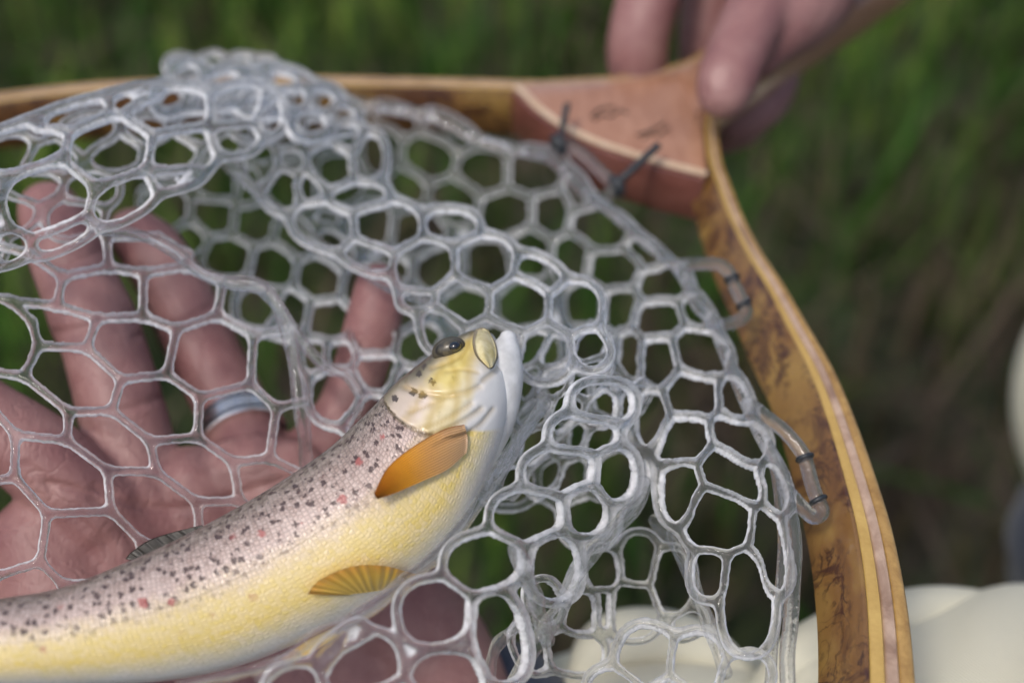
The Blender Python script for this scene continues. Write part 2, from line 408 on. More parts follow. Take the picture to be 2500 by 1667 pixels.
# black cords tied round the throat
def cord(name, pts, r, mat, parent, n=28, seg=10):
    V, F = tube(Wpath(pts, n), r, seg, [], []); return put(name, mesh_py(name, V, F), mat, parent)
cord('tie_cord', [(1384, 258, .441), (1378, 290, .440), (1372, 325, .438), (1364, 350, .437), (1350, 356, .438)], .0011, M['black'], net)
cord('tie_cord', [(1604, 358, .429), (1570, 390, .428), (1532, 425, .427), (1508, 446, .427), (1500, 470, .428)], .00125, M['black'], net)
for (x, y, d) in ((1366, 350, .4365), (1508, 450, .4265)):
    cord('tie_knot', [(x-9, y-9, d), (x+2, y+1, d-.001), (x+5, y+16, d)], .0019, M['black'], net, 10)

# ------------------------------------------------------------------ landing net: moulded rubber mesh
NV = []; NF = []; NQ = []            # the whole bag is one moulded piece
STEP = 5.0
def wob(X, Y, k):
    return (np.sin(X*.21+k)*np.sin(Y*.19-k*1.7)+.7*np.sin(X*.43+Y*.37+k*2.1)+.5*np.sin(X*.09-Y*.13+k))
def sheet(hfun, bounds, depth, thick=.0013, wr=15.0, W_out=34.0, seed=0, grid=STEP):
    """perforated sheet: hfun(X,Y) -> (hmin, hsmooth) pixel distances to the hole rims"""
    x0, x1, y0, y1 = bounds
    gx = np.arange(x0, x1, grid); gy = np.arange(y0, y1, grid); X, Y = np.meshgrid(gx, gy)
    hm, hs = hfun(X, Y)
    hm = hm + wob(X, Y, seed)*.7
    f = np.maximum(-hm, hs-W_out)                # < 0 is rubber
    f[0, :] = f[-1, :] = f[:, 0] = f[:, -1] = 5
    e = np.clip(-f, 0, None)
    D = depth(X, Y); P = Wn(X, Y, D)
    Pu = np.gradient(P, axis=1); Pv = np.gradient(P, axis=0); N = np.cross(Pv, Pu); N /= np.linalg.norm(N, axis=-1)[..., None]
    tocam = np.array([0, 0, CAM_H])-P; N *= np.sign((N*tocam).sum(-1))[..., None]
    q = np.clip(e/wr, 0, 1); Tk = thick*(1-(1-q)**2.4)**(1/2.4)*(1+.08*wob(X*.3, Y*.3, seed+3))
    top, bot, cr = {}, {}, {}
    ins = f < 0; ny, nx = f.shape
    def vt(d, key, p, w=0.0):
        if key not in d: d[key] = len(NV); NV.append(p); NQ.append(w)
        return d[key]
    cnt = ins[:-1, :-1].astype(int)+ins[1:, :-1]+ins[:-1, 1:]+ins[1:, 1:]
    for j, i in zip(*np.nonzero(cnt)):
        cs = ((j, i), (j, i+1), (j+1, i+1), (j+1, i)); tp = []; bt = []
        for a in range(4):
            A, B = cs[a], cs[(a+1) % 4]
            if ins[A]:
                tp.append(vt(top, A, P[A]+N[A]*Tk[A], q[A])); bt.append(vt(bot, A, P[A]-N[A]*Tk[A], q[A]))
            if ins[A] != ins[B]:
                key = (A, B) if A < B else (B, A); t = f[A]/(f[A]-f[B])
                v = vt(cr, key, P[A]*(1-t)+P[B]*t); tp.append(v); bt.append(v)
        if len(tp) >= 3: NF.append(tuple(tp[::-1])); NF.append(tuple(bt))
def ell(holes, pw=2.25, k=9.0, grow=5.0, ws=10.0):
    H = np.array([(h+(0,))[:5] if len(h) == 4 else h for h in holes], float)
    def fun(X, Y):
        hm = np.full(X.shape, 1e3); h2 = np.full(X.shape, 1e3); acc = np.zeros(X.shape)
        for cx, cy, rx, ry, a in H:
            rx += grow; ry += grow; a = math.radians(a); dx = X-cx; dy = Y-cy
            m = (abs(dx) < rx+ry+140) & (abs(dy) < rx+ry+140)
            if not m.any(): continue
            u = (dx[m]*math.cos(a)-dy[m]*math.sin(a)); v = (dx[m]*math.sin(a)+dy[m]*math.cos(a))
            au, av = abs(u)/rx+1e-6, abs(v)/ry+1e-6
            q = (au**pw+av**pw)**(1/pw)
            g = np.sqrt(((au/q)**(pw-1)/rx)**2+((av/q)**(pw-1)/ry)**2)
            h = (q-1)/g
            h = np.where(h < 0, np.maximum(h, -min(rx, ry)), h)
            h2[m] = np.minimum(h2[m], np.maximum(hm[m], h)); hm[m] = np.minimum(hm[m], h); acc[m] += np.exp(-np.clip(h, -60, 400)/k)
        return np.maximum(hm, ws-.5*(h2-hm)), -k*np.log(acc+1e-30)     # never thinner than a strand
    return fun
def vor(centres, ghosts, w, k=7.0):
    C = np.array(centres, float); G = np.array(ghosts, float).reshape(-1, 2); A = np.vstack([C, G]); nr = len(C)
    def fun(X, Y):
        D = np.stack([np.hypot(X-c[0], Y-c[1]) for c in A], -1)
        own = D.argmin(-1); d0 = D.min(-1); acc = np.zeros(X.shape)
        for j in range(len(A)):
            L = np.hypot(A[j, 0]-A[own, 0], A[j, 1]-A[own, 1])
            e = (D[..., j]**2-d0**2)/(2*L+1e-6)
            ok = (own != j) & ((own < nr) | (j < nr)) & (L < 420)
            acc += np.where(ok, np.exp(-np.clip(e, 0, 400)/k), 0)
        dist = -k*np.log(acc+1e-30)
        return w-dist+0*X, np.full(X.shape, -1e3)
    return lambda X, Y: (lambda r: (r[0], r[1]))(fun(X, Y))
def hexfill(poly, pitch, rx, ry, ang, exist, jit=.12, rot=0, clear=.92, seed=1):
    r_ = np.random.default_rng(seed); out = []
    P = np.array(poly, float); c = P.mean(0); R = 1400
    def inside(x, y):
        n = len(P); w = False
        for i in range(n):
            x1, y1 = P[i]; x2, y2 = P[i-1]
            if (y1 > y) != (y2 > y) and x < (x2-x1)*(y-y1)/(y2-y1)+x1: w = not w
        return w
    ca, sa = math.cos(math.radians(rot)), math.sin(math.radians(rot)); px = pitch; py = pitch*.866*ry/rx
    for j in range(-40, 41):
        for i in range(-40, 41):
            u = (i+.5*(j % 2))*px; v = j*py
            x = c[0]+u*ca+v*sa+r_.normal(0, jit*px*.5); y = c[1]-u*sa+v*ca+r_.normal(0, jit*py*.5)
            if abs(x-c[0]) > R or not inside(x, y): continue
            if any(math.hypot(x-h[0], y-h[1]) < clear*(min(px, py)*.5+.5*(h[2]+h[3])) for h in exist): continue
            s_ = 1+r_.normal(0, .08); out.append((x, y, rx*s_, ry*s_, ang+r_.normal(0, 6)))
    return out

# --- the side of the bag laced to the hoop, running behind the fish
RK = [(1461, 562, 58, 30, -25), (1568, 621, 32, 10, -38), (1498, 658, 52, 38, 0), (1614, 697, 46, 29, 0), (1516, 752, 32, 40, 0), (1604, 779, 49, 35, 15),
      (1695, 770, 30, 13, -55), (1543, 872, 18, 54, 0), (1604, 883, 36, 50, 0), (1708, 863, 57, 41, -50), (1691, 962, 54, 43, 0), (1596, 1023, 23, 53, 0),
      (1669, 1077, 54, 47, 20), (1800, 1073, 57, 36, -38), (1788, 981, 42, 18, -68), (1787, 1162, 78, 39, -40), (1664, 1195, 30, 65, 0), (1757, 1266, 70, 59, 0),
      (1884, 1195, 42, 14, -72), (1873, 1340, 90, 22, -80), (1731, 1400, 20, 38, 0), (1827, 1466, 42, 106, 0),
      (966, 297, 35, 10, -20), (1093, 328, 45, 13, -30), (1049, 389, 50, 44, 0), (934, 364, 28, 45, 0), (1176, 424, 50, 38, -5), (1306, 425, 53, 36, -5),
      (1404, 476, 28, 9, -60), (1107, 487, 48, 42, 0), (995, 465, 36, 46, 0), (1234, 519, 50, 40, 0), (1346, 523, 32, 44, 0), (1295, 617, 40, 45, 0), (1392, 632, 34, 46, 0),
      (1431, 740, 32, 42, 0), (525, 526, 40, 37, 0), (620, 544, 41, 38, 0), (559, 623, 43, 34, 0), (668, 651, 42, 40, 0), (778, 680, 42, 43, 0),
      (719, 580, 42, 27, -45), (814, 610, 36, 18, -40), (803, 782, 47, 37, 0), (890, 712, 38, 44, 0), (913, 815, 44, 40, 0), (975, 760, 36, 36, -20), (1023, 850, 40, 42, 0),
      (920, 913, 48, 37, 0), (831, 964, 52, 50, 0), (775, 865, 16, 28, 0), (828, 868, 26, 24, 0), (539, 447, 40, 38, 0), (401, 516, 42, 36, 0), (463, 580, 30, 22, 0),
      (640, 750, 40, 32, 0), (712, 760, 36, 38, 0), (600, 460, 18, 36, 0), (1070, 900, 40, 40, 0), (1000, 940, 45, 36, 0), (900, 1010, 40, 40, 0)]
fillK = [(900, 330), (1420, 470), (1560, 800), (1560, 1060), (1480, 1330), (1200, 1150), (980, 900), (930, 640), (700, 480), (640, 380)]
RKf = RK + hexfill(fillK, 122, 43, 42, 0, RK, seed=3)
dRK = tps([(400, 500, .425), (560, 620, .42), (780, 690, .412), (640, 420, .435), (900, 330, .452), (1100, 330, .452), (1270, 370, .446), (1410, 460, .430), (1540, 580, .412), (1650, 660, .398),
           (1100, 490, .450), (1300, 620, .430), (1000, 640, .432), (900, 910, .374), (820, 970, .362), (700, 780, .398), (1020, 860, .385), (1200, 900, .392), (1300, 1000, .380), (1430, 760, .410), (1550, 870, .372), (1600, 1030, .350),
           (1745, 800, .378), (1810, 950, .360), (1860, 1060, .350), (1910, 1160, .342), (1940, 1300, .333), (1935, 1420, .328), (1690, 960, .358), (1670, 1080, .339), (1664, 1195, .333), (1760, 1266, .331), (1830, 1466, .324), (1731, 1400, .328), (1450, 1200, .365)])
sheet(ell(RKf, 2.5, grow=15, ws=10.5), (330, 1985, 200, 1640), dRK, .0013, 13, 24, 1)

# --- folded-over ridge in front of that side, coming down to the fish's head
DD = [(694, 459, 33, 38, 0), (752, 459, 26, 24, -30), (640, 395, 28, 45, 0), (709, 392, 28, 15, -40), (806, 398, 40, 48, 0), (844, 342, 28, 21, 0), (898, 385, 24, 40, 0), (877, 482, 52, 18, 0),
      (694, 329, 34, 28, 30), (772, 330, 24, 20, 0), (793, 549, 62, 36, -20), (944, 552, 66, 42, -4), (898, 623, 44, 18, -22), (1038, 654, 58, 50, 0), (1102, 552, 48, 20, -5),
      (1184, 646, 58, 50, 0), (1127, 733, 57, 45, 0), (1268, 743, 60, 56, 0), (1314, 672, 46, 22, -28), (1400, 751, 50, 46, 0), (1026, 728, 30, 10, 0), (1330, 857, 48, 55, 0), (1080, 800, 33, 42, 10),
      (1208, 830, 56, 38, 0), (1440, 850, 24, 34, 30)]
dD = tps([(650, 380, .405), (694, 459, .398), (800, 400, .402), (800, 330, .410), (900, 400, .405), (877, 482, .392), (800, 550, .384), (944, 552, .380), (950, 505, .388), (1100, 545, .380), (1040, 654, .372),
          (1184, 646, .366), (1184, 590, .374), (1127, 733, .364), (1268, 743, .358), (1320, 660, .366), (1400, 700, .362), (1400, 751, .352), (1330, 857, .350), (1080, 800, .364), (1208, 830, .357), (1450, 850, .344)])
sheet(ell(DD, 2.4, grow=11, ws=10.5), (560, 1560, 250, 1000), dD, .0013, 13, 23, 2)

# --- crumpled folds between the head and the right side
def crumple(poly, ang, pitch, along, w, depth, ripple, thick, seed, bounds, wr=8):
    """bunched mesh: cells drawn out along one direction"""
    r_ = np.random.default_rng(seed); a = math.radians(ang); ca, sa = math.cos(a), -math.sin(a)
    P = np.array(poly, float); c = P.mean(0)
    def uv(x, y): return ((x-c[0])*ca+(y-c[1])*sa)*along, -(x-c[0])*sa+(y-c[1])*ca
    def inside(x, y):
        t = False
        for k in range(len(P)):
            x1, y1 = P[k]; x2, y2 = P[k-1]
            if (y1 > y) != (y2 > y) and x < (x2-x1)*(y-y1)/(y2-y1)+x1: t = not t
        return t
    cs, gs = [], []
    for j in range(-14, 15):
        for i in range(-14, 15):
            u = (i+.5*(j % 2))*pitch+r_.normal(0, pitch*.13); v = j*pitch*.866+r_.normal(0, pitch*.13)
            x = c[0]+u/along*ca-v*sa; y = c[1]+u/along*sa+v*ca
            (cs if inside(x, y) else gs).append((u, v))
    cs, gs = np.array(cs), np.array(gs); gs = gs[np.sqrt(((gs[:, None]-cs[None])**2).sum(-1)).min(1) < pitch*1.6]
    f0 = vor(cs, gs, w, 3.5)
    def f(X, Y): return f0(*uv(X, Y))
    def d(X, Y):
        U, V = uv(X, Y); return depth(X, Y)+ripple*np.sin(V/21.+np.sin(U/60.)*1.3)
    sheet(f, bounds, d, thick, wr, 60, seed)
dC = tps([(1250, 880, .365), (1480, 840, .362), (1420, 868, .345), (1340, 952, .343), (1405, 968, .337), (1270, 1100, .345), (1500, 1000, .343), (1400, 1100, .352), (1530, 1150, .347), (1570, 1300, .342), (1450, 1250, .355), (1240, 1200, .338)])
crumple([(1270, 860), (1400, 800), (1490, 850), (1560, 980), (1540, 1060), (1330, 1180), (1210, 1240), (1240, 1050)], 52, 66, .62, 6.5, lambda X, Y: dC(X, Y)+.008, .0035, .0012, 3, (1150, 1680, 740, 1330))

# --- near fold running down past the belly to the lower edge
FF = [(1471, 985, 56, 33, 0), (1425, 1059, 64, 31, 4), (1365, 1149, 69, 38, 10), (1286, 1258, 68, 45, 12), (1181, 1372, 76, 50, 15), (1061, 1494, 68, 60, 10), (1500, 1158, 32, 46, 0),
      (1430, 1246, 32, 42, 0), (1352, 1385, 41, 62, 0), (1217, 1556, 44, 92, 12), (1089, 1668, 72, 60, 0), (883, 1624, 76, 60, 8), (838, 1580, 50, 12, 40), (716, 1676, 46, 30, 20), (960, 1730, 70, 50, 0)]
dF = tps([(1471, 985, .336), (1425, 1059, .328), (1365, 1149, .320), (1500, 1158, .334), (1286, 1258, .312), (1430, 1246, .330), (1181, 1372, .304), (1352, 1385, .322), (1061, 1494, .298), (1217, 1556, .308), (1089, 1668, .296),
          (883, 1624, .292), (716, 1676, .288), (1560, 1040, .346), (1291, 1129, .318), (1196, 1250, .311), (1120, 1335, .305), (838, 1570, .293), (1300, 1500, .320)])
sheet(ell(FF, 2.4, grow=12, ws=12), (620, 1580, 900, 1800), dF, .0015, 15, 25, 4)

# --- layers below and behind it at the lower right
BB = [(1639, 1418, 38, 64, 0), (1560, 1366, 32, 50, 0), (1548, 1490, 47, 55, 0), (1473, 1485, 9, 34, 0), (1680, 1522, 26, 13, 25), (1470, 1390, 28, 36, 0), (1420, 1500, 26, 40, -20), (1330, 1470, 24, 40, 20), (1400, 1590, 60, 36, -10), (1300, 1580, 26, 46, 25)]
dB = tps([(1639, 1418, .350), (1560, 1366, .355), (1548, 1490, .352), (1420, 1500, .340), (1330, 1470, .333), (1400, 1600, .345), (1300, 1580, .335), (1690, 1520, .345)])
sheet(ell(BB, 2.4, grow=10, ws=9), (1230, 1760, 1280, 1720), dB, .0012, 11, 20, 5)
GG = [(1700, 1618, 54, 58, 20), (1578, 1602, 54, 58, -18), (1815, 1650, 50, 34, 15), (1640, 1700, 40, 34, 0), (1500, 1690, 50, 44, 0), (1760, 1720, 44, 30, 0)]
dG = tps([(1700, 1618, .318), (1578, 1602, .322), (1815, 1650, .318), (1500, 1690, .320), (1880, 1560, .322), (1700, 1540, .326)])
sheet(ell(GG, 2.4, grow=10, ws=10), (1400, 1960, 1480, 1790), dG, .0013, 12, 24, 6)

# --- open hexagons lying across the palm
LN = dict(a=(70, 620), b=(153, 676), c=(265, 653), d=(260, 576), e=(383, 579), f=(350, 668), g=(454, 650), g2=(459, 622), h=(349, 773), i=(237, 778), j=(139, 747), k=(26, 735), l=(543, 689), m=(531, 770), n=(431, 804),
          o=(212, 850), p=(94, 844), pk=(78, 786), q=(59, 919), r=(408, 914), s=(296, 927), t=(273, 1003), u=(168, 1006), v=(163, 1075), w=(38, 1062), x=(487, 970), y=(482, 1067), z=(367, 1077), A=(263, 1149), B=(380, 1151),
          C=(270, 1247), D=(36, 1164), E=(116, 1254), F=(481, 1225), G=(569, 1128), H=(584, 1222), I=(619, 819), J=(712, 803), K=(612, 939), L=(675, 995), M=(744, 980), N=(658, 1118), P=(724, 1150), S=(98, 1371), T=(-5, 1404),
          T2=(152, 1425), U=(347, 1324), D2=(-50, 1185), w2=(-30, 985), q2=(-45, 903), k2=(-50, 715), d2=(215, 540), F2=(487, 1300), H2=(650, 1270), U2=(330, 1420), V=(-60, 1480), T3=(210, 1520), a2=(-40, 590), U3=(440, 1340))
LE = 'a-b b-c c-d d-e c-f f-g g-g2 e-g2 f-h h-i i-j j-b j-k i-o o-p k-pk pk-p p-q g-l l-m m-n n-h n-r r-s s-o s-t t-u u-q u-v v-w t-z z-y y-x x-r m-I I-J I-K K-x K-L L-M L-N N-G y-G z-B B-A A-v A-C B-F F-H H-G C-E E-D E-S S-T S-T2 C-U D-w D-D2 w-w2 q-q2 k-k2 d-d2 F-F2 H-H2 U-U2 T-V T2-T3 T2-U2 a-a2 U-U3 F2-U3 N-P'.split()
def graph(nodes, edges, w, k=5.0):
    """moulded strands along the edges of a graph"""
    def fun(X, Y):
        acc = np.zeros(X.shape)
        for e in edges:
            A, B = [np.array(nodes[n], float) for n in e.split('-')]; ab = B-A
            t = np.clip(((X-A[0])*ab[0]+(Y-A[1])*ab[1])/(ab@ab), 0, 1)
            acc += np.exp(-np.hypot(X-A[0]-t*ab[0], Y-A[1]-t*ab[1])/k)
        return w+k*np.log(acc+1e-30), np.full(X.shape, -1e3)
    return fun
dL = tps([(94, 694, .352), (204, 612, .360), (362, 617, .366), (444, 719, .362), (617, 772, .366), (678, 898, .358), (520, 872, .354), (255, 800, .350), (184, 934, .343), (383, 1000, .345), (573, 1036, .350), (722, 1052, .352),
          (77, 1003, .338), (153, 1158, .334), (484, 1150, .345), (376, 1230, .342), (30, 1305, .328), (217, 1335, .334), (655, 1160, .351), (420, 1390, .342), (110, 1470, .330), (300, 1480, .338), (-80, 700, .350), (-80, 1200, .33)])
sheet(graph(LN, LE, 11.5, 4.5), (-130, 860, 500, 1560), dL, .0013, 12, 60, 7)

# --- band folded over the top, two plies
TT = [(268, 364, 88, 60, 13), (116, 488, 90, 66, 16), (55, 362, 95, 38, 15), (413, 273, 90, 39, 6), (445, 372, 66, 46, 10), (428, 428, 46, 16, 15), (584, 264, 60, 37, 10), (575, 334, 46, 27, 8), (652, 282, 24, 30, 0),
      (300, 487, 68, 30, 28), (153, 576, 56, 13, 25), (20, 605, 34, 22, 20), (178, 288, 80, 13, 17), (-90, 480, 70, 50, 15), (-80, 620, 60, 40, 15), (-90, 390, 70, 30, 15), (330, 248, 50, 11, 14)]
dT = tps([(-90, 500, .332), (116, 490, .342), (20, 610, .340), (55, 362, .352), (178, 285, .366), (268, 364, .355), (300, 490, .350), (413, 273, .374), (445, 380, .366), (584, 264, .388), (575, 334, .384), (652, 282, .394), (400, 220, .388), (-90, 390, .346), (150, 590, .346)])
sheet(ell(TT, 2.3, grow=8, ws=12), (-160, 720, 200, 680), dT, .0014, 14, 24, 9)
T2 = hexfill([(-140, 420), (200, 270), (420, 210), (640, 230), (660, 330), (420, 440), (250, 520), (-100, 660)], 140, 58, 36, 18, [], jit=.25, seed=21)
dT2 = tps([(-90, 500, .356), (116, 490, .366), (20, 610, .360), (178, 285, .384), (268, 364, .380), (413, 273, .396), (445, 380, .386), (584, 264, .404), (652, 300, .408)])
sheet(ell(T2), (-160, 720, 190, 690), dT2, .0012, 13, 20, 10)
# hump above the rim
HH = [(457, 186, 21, 14, 20), (545, 200, 34, 8, 10), (620, 218, 30, 9, 0), (690, 200, 28, 9, -15), (719, 240, 24, 12, -10), (783, 247, 24, 14, -10), (832, 285, 26, 14, -10), (640, 250, 26, 12, 0), (520, 235, 36, 8, 8), (760, 300, 28, 16, 0), (420, 240, 24, 12, 30)]
dH = tps([(420, 250, .398), (457, 186, .418), (545, 180, .424), (620, 218, .412), (690, 200, .420), (719, 240, .410), (783, 247, .414), (832, 285, .418), (640, 260, .400), (760, 310, .404), (560, 150, .432)])
sheet(ell(HH), (360, 900, 110, 360), dH, .0013, 13, 31, 11)
H2 = hexfill([(390, 160), (520, 140), (640, 150), (760, 200), (820, 260), (700, 290), (500, 250)], 74, 22, 15, 10, [], jit=.3, seed=5)
sheet(ell(H2), (350, 900, 110, 360), lambda X, Y: dH(X, Y)+.012, .0012, 12, 16, 12)

# --- twisted edges of folds
for pts, r in (([(250, 560, .352), (330, 570, .356), (420, 610, .358), (490, 665, .360), (560, 690, .358), (640, 705, .356)], .0016),
               ([(560, 690, .358), (640, 700, .357), (690, 770, .355), (712, 850, .353), (728, 950, .351), (742, 1050, .350), (748, 1130, .352)], .0019),
               ([(620, 690, .360), (690, 760, .359), (735, 830, .357), (790, 890, .356), (850, 920, .358), (880, 970, .360), (870, 1010, .360)], .0014),
               ([(540, 385, .392), (600, 440, .394), (680, 520, .390), (760, 585, .386), (850, 640, .382), (940, 690, .378), (1000, 720, .372), (1050, 745, .368)], .0019),
               ([(880, 1500, .300), (930, 1465, .301), (985, 1415, .304), (1060, 1360, .308), (1130, 1280, .314), (1180, 1210, .320), (1230, 1130, .326), (1275, 1060, .332), (1330, 985, .338)], .0016),
               ([(640, 1655, .287), (700, 1610, .288), (770, 1555, .290), (840, 1520, .293), (920, 1470, .296), (985, 1428, .300)], .0015),
               ([(440, 1672, .284), (540, 1650, .285), (620, 1632, .287), (720, 1600, .288)], .0012),
               ([(1205, 1210, .322), (1225, 1160, .328), (1260, 1090, .334), (1300, 1030, .340), (1330, 960, .345)], .0013),
               ([(1570, 1180, .342), (1545, 1240, .338), (1500, 1290, .334), (1450, 1340, .330), (1405, 1400, .326), (1370, 1480, .324), (1330, 1540, .322), (1290, 1600, .320), (1250, 1680, .318)], .0021),
               ([(1260, 1340, .306), (1300, 1440, .312), (1320, 1510, .318), (1335, 1560, .322)], .0019),
               ([(1190, 1667, .330), (1210, 1580, .328), (1260, 1530, .327), (1295, 1480, .326)], .0015),
               ([(1600, 1270, .350), (1640, 1320, .343), (1680, 1390, .336), (1710, 1470, .328), (1740, 1550, .322), (1770, 1640, .318)], .0017)):
    tube(Wpath(pts, 30), r*(1+.12*np.sin(np.linspace(0, 19, 30))), 12, NV, NF)
me = mesh_py('mesh_bag', NV, NF)
NQ += [.8]*(len(NV)-len(NQ)); at = me.attributes.new('face_in', 'FLOAT', 'POINT'); at.data.foreach_set('value', np.array(NQ, 'f'))
bag = put('mesh_bag', me, M['rubber'], net); bag['label'] = 'clear moulded rubber mesh with six-sided openings, folded and bunched'

# thick clear cord round the top of the bag, and the lacing loops that hold it to the hoop
V = []; F = []
tube(Wpath([(760, 205, .448), (830, 232, .452), (908, 260, .452), (1053, 285, .450), (1147, 332, .447), (1270, 368, .443), (1350, 392, .436), (1415, 462, .428), (1490, 514, .418), (1578, 593, .406), (1635, 634, .398),
            (1672, 680, .392), (1701, 743, .384), (1742, 790, .377), (1774, 871, .368), (1806, 943, .360), (1826, 992, .355), (1850, 1046, .350), (1880, 1103, .345), (1907, 1152, .342), (1924, 1231, .337), (1936, 1290, .333),
            (1940, 1350, .330), (1936, 1420, .327), (1930, 1522, .323), (1922, 1600, .320), (1925, 1700, .316), (1935, 1800, .312)], 160), .0018, 14, V, F)
tube(Wpath([(1880, 1103, .346), (1895, 1160, .343), (1905, 1240, .338), (1912, 1320, .334), (1908, 1400, .330), (1900, 1480, .327), (1888, 1560, .324), (1880, 1680, .318)], 60), .0013, 12, V, F)
put('edge_cord', mesh_py('edge_cord', V, F), M['cordr'], net)
def ring_at(p, axis, R, r, name, mat, parent):
    z = Vector(axis).normalized(); x = z.orthogonal().normalized(); y = z.cross(x)
    c = [tuple(Vector(p)+R*(math.cos(a)*x+math.sin(a)*y)) for a in np.linspace(0, 2*math.pi, 25)]
    V, F = tube(c, r, 10, [], [], caps=False); return put(name, mesh_py(name, V, F), mat, parent)
def loop(pts, rings, r=.0018):
    P = Wpath(pts, 60); V, F = tube(P, r, 14, [], [])
    o = put('lacing_loop', mesh_py('lacing_loop', V, F), M['cordr'], net)
    for t in rings:
        i = int(t*59); ring_at(P[i], P[min(i+1, 59)]-P[max(i-1, 0)], r*1.02, .0006, 'o_ring', M['black'], o)
loop([(1655, 648, .396), (1705, 644, .392), (1750, 645, .389), (1778, 662, .387), (1795, 700, .385), (1812, 735, .383), (1822, 756, .382), (1812, 778, .381), (1780, 790, .379), (1738, 795, .377)], (.40, .61))
loop([(1828, 985, .355), (1870, 1016, .352), (1915, 1052, .349), (1950, 1092, .347), (1966, 1120, .346), (1978, 1165, .344), (1990, 1205, .342), (2003, 1232, .341), (2006, 1252, .340), (1985, 1262, .339), (1955, 1235, .338), (1915, 1190, .340)], (.36, .60))
loop([(1372, 350, .438), (1400, 362, .436), (1430, 385, .434), (1462, 415, .431), (1490, 440, .429), (1500, 455, .428)], ())
loop([(1498, 460, .428), (1480, 480, .428), (1450, 500, .426), (1425, 490, .427)], ())
loop([(1362, 355, .438), (1335, 372, .440), (1300, 376, .442)], ())

# ------------------------------------------------------------------ trout
trout = tag(empty('trout', W(700, 1400, .33)), 'brown trout with dark spots, yellow flank and orange fins lying in the net', 'fish')
#        dorsal x,y      belly x,y    distance  half thickness
FS = [(-760, 1640, -740, 1700, .300, .0035), (-560, 1590, -530, 1690, .299, .0055), (-280, 1510, -240, 1692, .299, .0090), (0, 1462, 20, 1676, .301, .0115), (150, 1434, 205, 1670, .305, .0125), (343, 1357, 430, 1654, .311, .0135),
      (495, 1284, 640, 1604, .317, .0142), (650, 1197, 860, 1500, .322, .0147), (795, 1100, 1030, 1388, .326, .0150), (872, 1030, 1130, 1290, .330, .0148), (917, 986, 1192, 1160, .333, .0143), (950, 950, 1228, 1060, .336, .0138),
      (985, 918, 1246, 975, .338, .0130), (1025, 887, 1246, 910, .340, .0118), (1072, 850, 1238, 876, .342, .0104), (1118, 820, 1226, 850, .343, .0088), (1148, 808, 1214, 832, .344, .0068), (1170, 802, 1204, 818, .3445, .0044), (1182, 803, 1196, 812, .345, .0020)]
NS, NR = 230, 150
fs = crom(FS, NS)
cD = Wn(fs[:, 0], fs[:, 1], fs[:, 4]); cV = Wn(fs[:, 2], fs[:, 3], fs[:, 4])
FC = (cD+cV)/2; FA = (cV-cD)/2
sarc = np.concatenate([[0], np.cumsum(np.linalg.norm(np.diff(FC, axis=0), axis=1))])
VIEW = np.array([0, -CP, SP])                       # towards the lens axis origin
Vf = []; Ff = []; Au = []; Av = []; Ah = []; Aw = []
th = np.linspace(0, 2*math.pi, NR, endpoint=False)
iG = int(np.argmin(np.abs(fs[:, 0]-942)))           # gill cover region
for i in range(NS):
    tang = FC[min(i+1, NS-1)]-FC[max(i-1, 0)]; tang /= np.linalg.norm(tang)
    B = VIEW.copy(); B -= FA[i]*np.dot(B, FA[i])/np.dot(FA[i], FA[i]); B /= np.linalg.norm(B)
    hw = np.linalg.norm(FA[i])
    for t in th:
        c, s_ = math.cos(t), math.sin(t)
        v = 1-abs(((t+math.pi) % (2*math.pi))-math.pi)/math.pi; v = 1-v if False else v    # 0 dorsal .. 1 belly
        h = fs[i, 5]
        rr = 1.0
        # gill cover: a plate standing proud of the shoulder, rear edge bowed backwards
        edge = sarc[iG] - .0045*math.sin(math.pi*min(max((v-.05)/.62, 0), 1)) + .010*max(v-.60, 0)
        ds = sarc[i]-edge
        if s_ > 0 and .06 < v < .72:
            fade = min(1, (v-.06)/.08)*min(1, (.72-v)/.10)
            rr += fade*(.050*math.exp(-max(ds, 0)/.012) if ds > 0 else -.018*math.exp(ds/.0016))
            # inner plate line
            ds2 = sarc[i]-(edge+.0105-.003*math.sin(3*v)); rr += fade*(-.020*math.exp(-(ds2/.0009)**2))
        p = FC[i] + FA[i]*c*rr + B*h*s_*rr
        Vf.append(p); Au.append(sarc[i]); Av.append(v); Ah.append(ds); Aw.append((t if t < math.pi else 2*math.pi-t)*(.5*(hw+h)))
for i in range(NS-1):
    for k in range(NR):
        k2 = (k+1) % NR; Ff.append((i*NR+k, i*NR+k2, (i+1)*NR+k2, (i+1)*NR+k))
Ff.append(tuple(range(NR))[::-1]); Ff.append(tuple((NS-1)*NR+k for k in range(NR)))
# creases of the gill plates and cheek, pressed into the skin
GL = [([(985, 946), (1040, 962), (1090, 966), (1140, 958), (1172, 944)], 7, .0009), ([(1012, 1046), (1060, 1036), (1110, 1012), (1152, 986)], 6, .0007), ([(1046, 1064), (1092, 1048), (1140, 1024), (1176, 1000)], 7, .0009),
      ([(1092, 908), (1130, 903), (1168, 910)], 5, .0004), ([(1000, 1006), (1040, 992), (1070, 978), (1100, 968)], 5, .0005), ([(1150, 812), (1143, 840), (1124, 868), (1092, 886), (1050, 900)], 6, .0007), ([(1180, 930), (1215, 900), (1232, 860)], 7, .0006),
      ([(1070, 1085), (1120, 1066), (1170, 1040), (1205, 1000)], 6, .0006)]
Vf = np.array(Vf); nrm = np.zeros_like(Vf)
for i in range(NS): nrm[i*NR:(i+1)*NR] = Vf[i*NR:(i+1)*NR]-FC[i]
nrm /= np.linalg.norm(nrm, axis=1)[:, None]
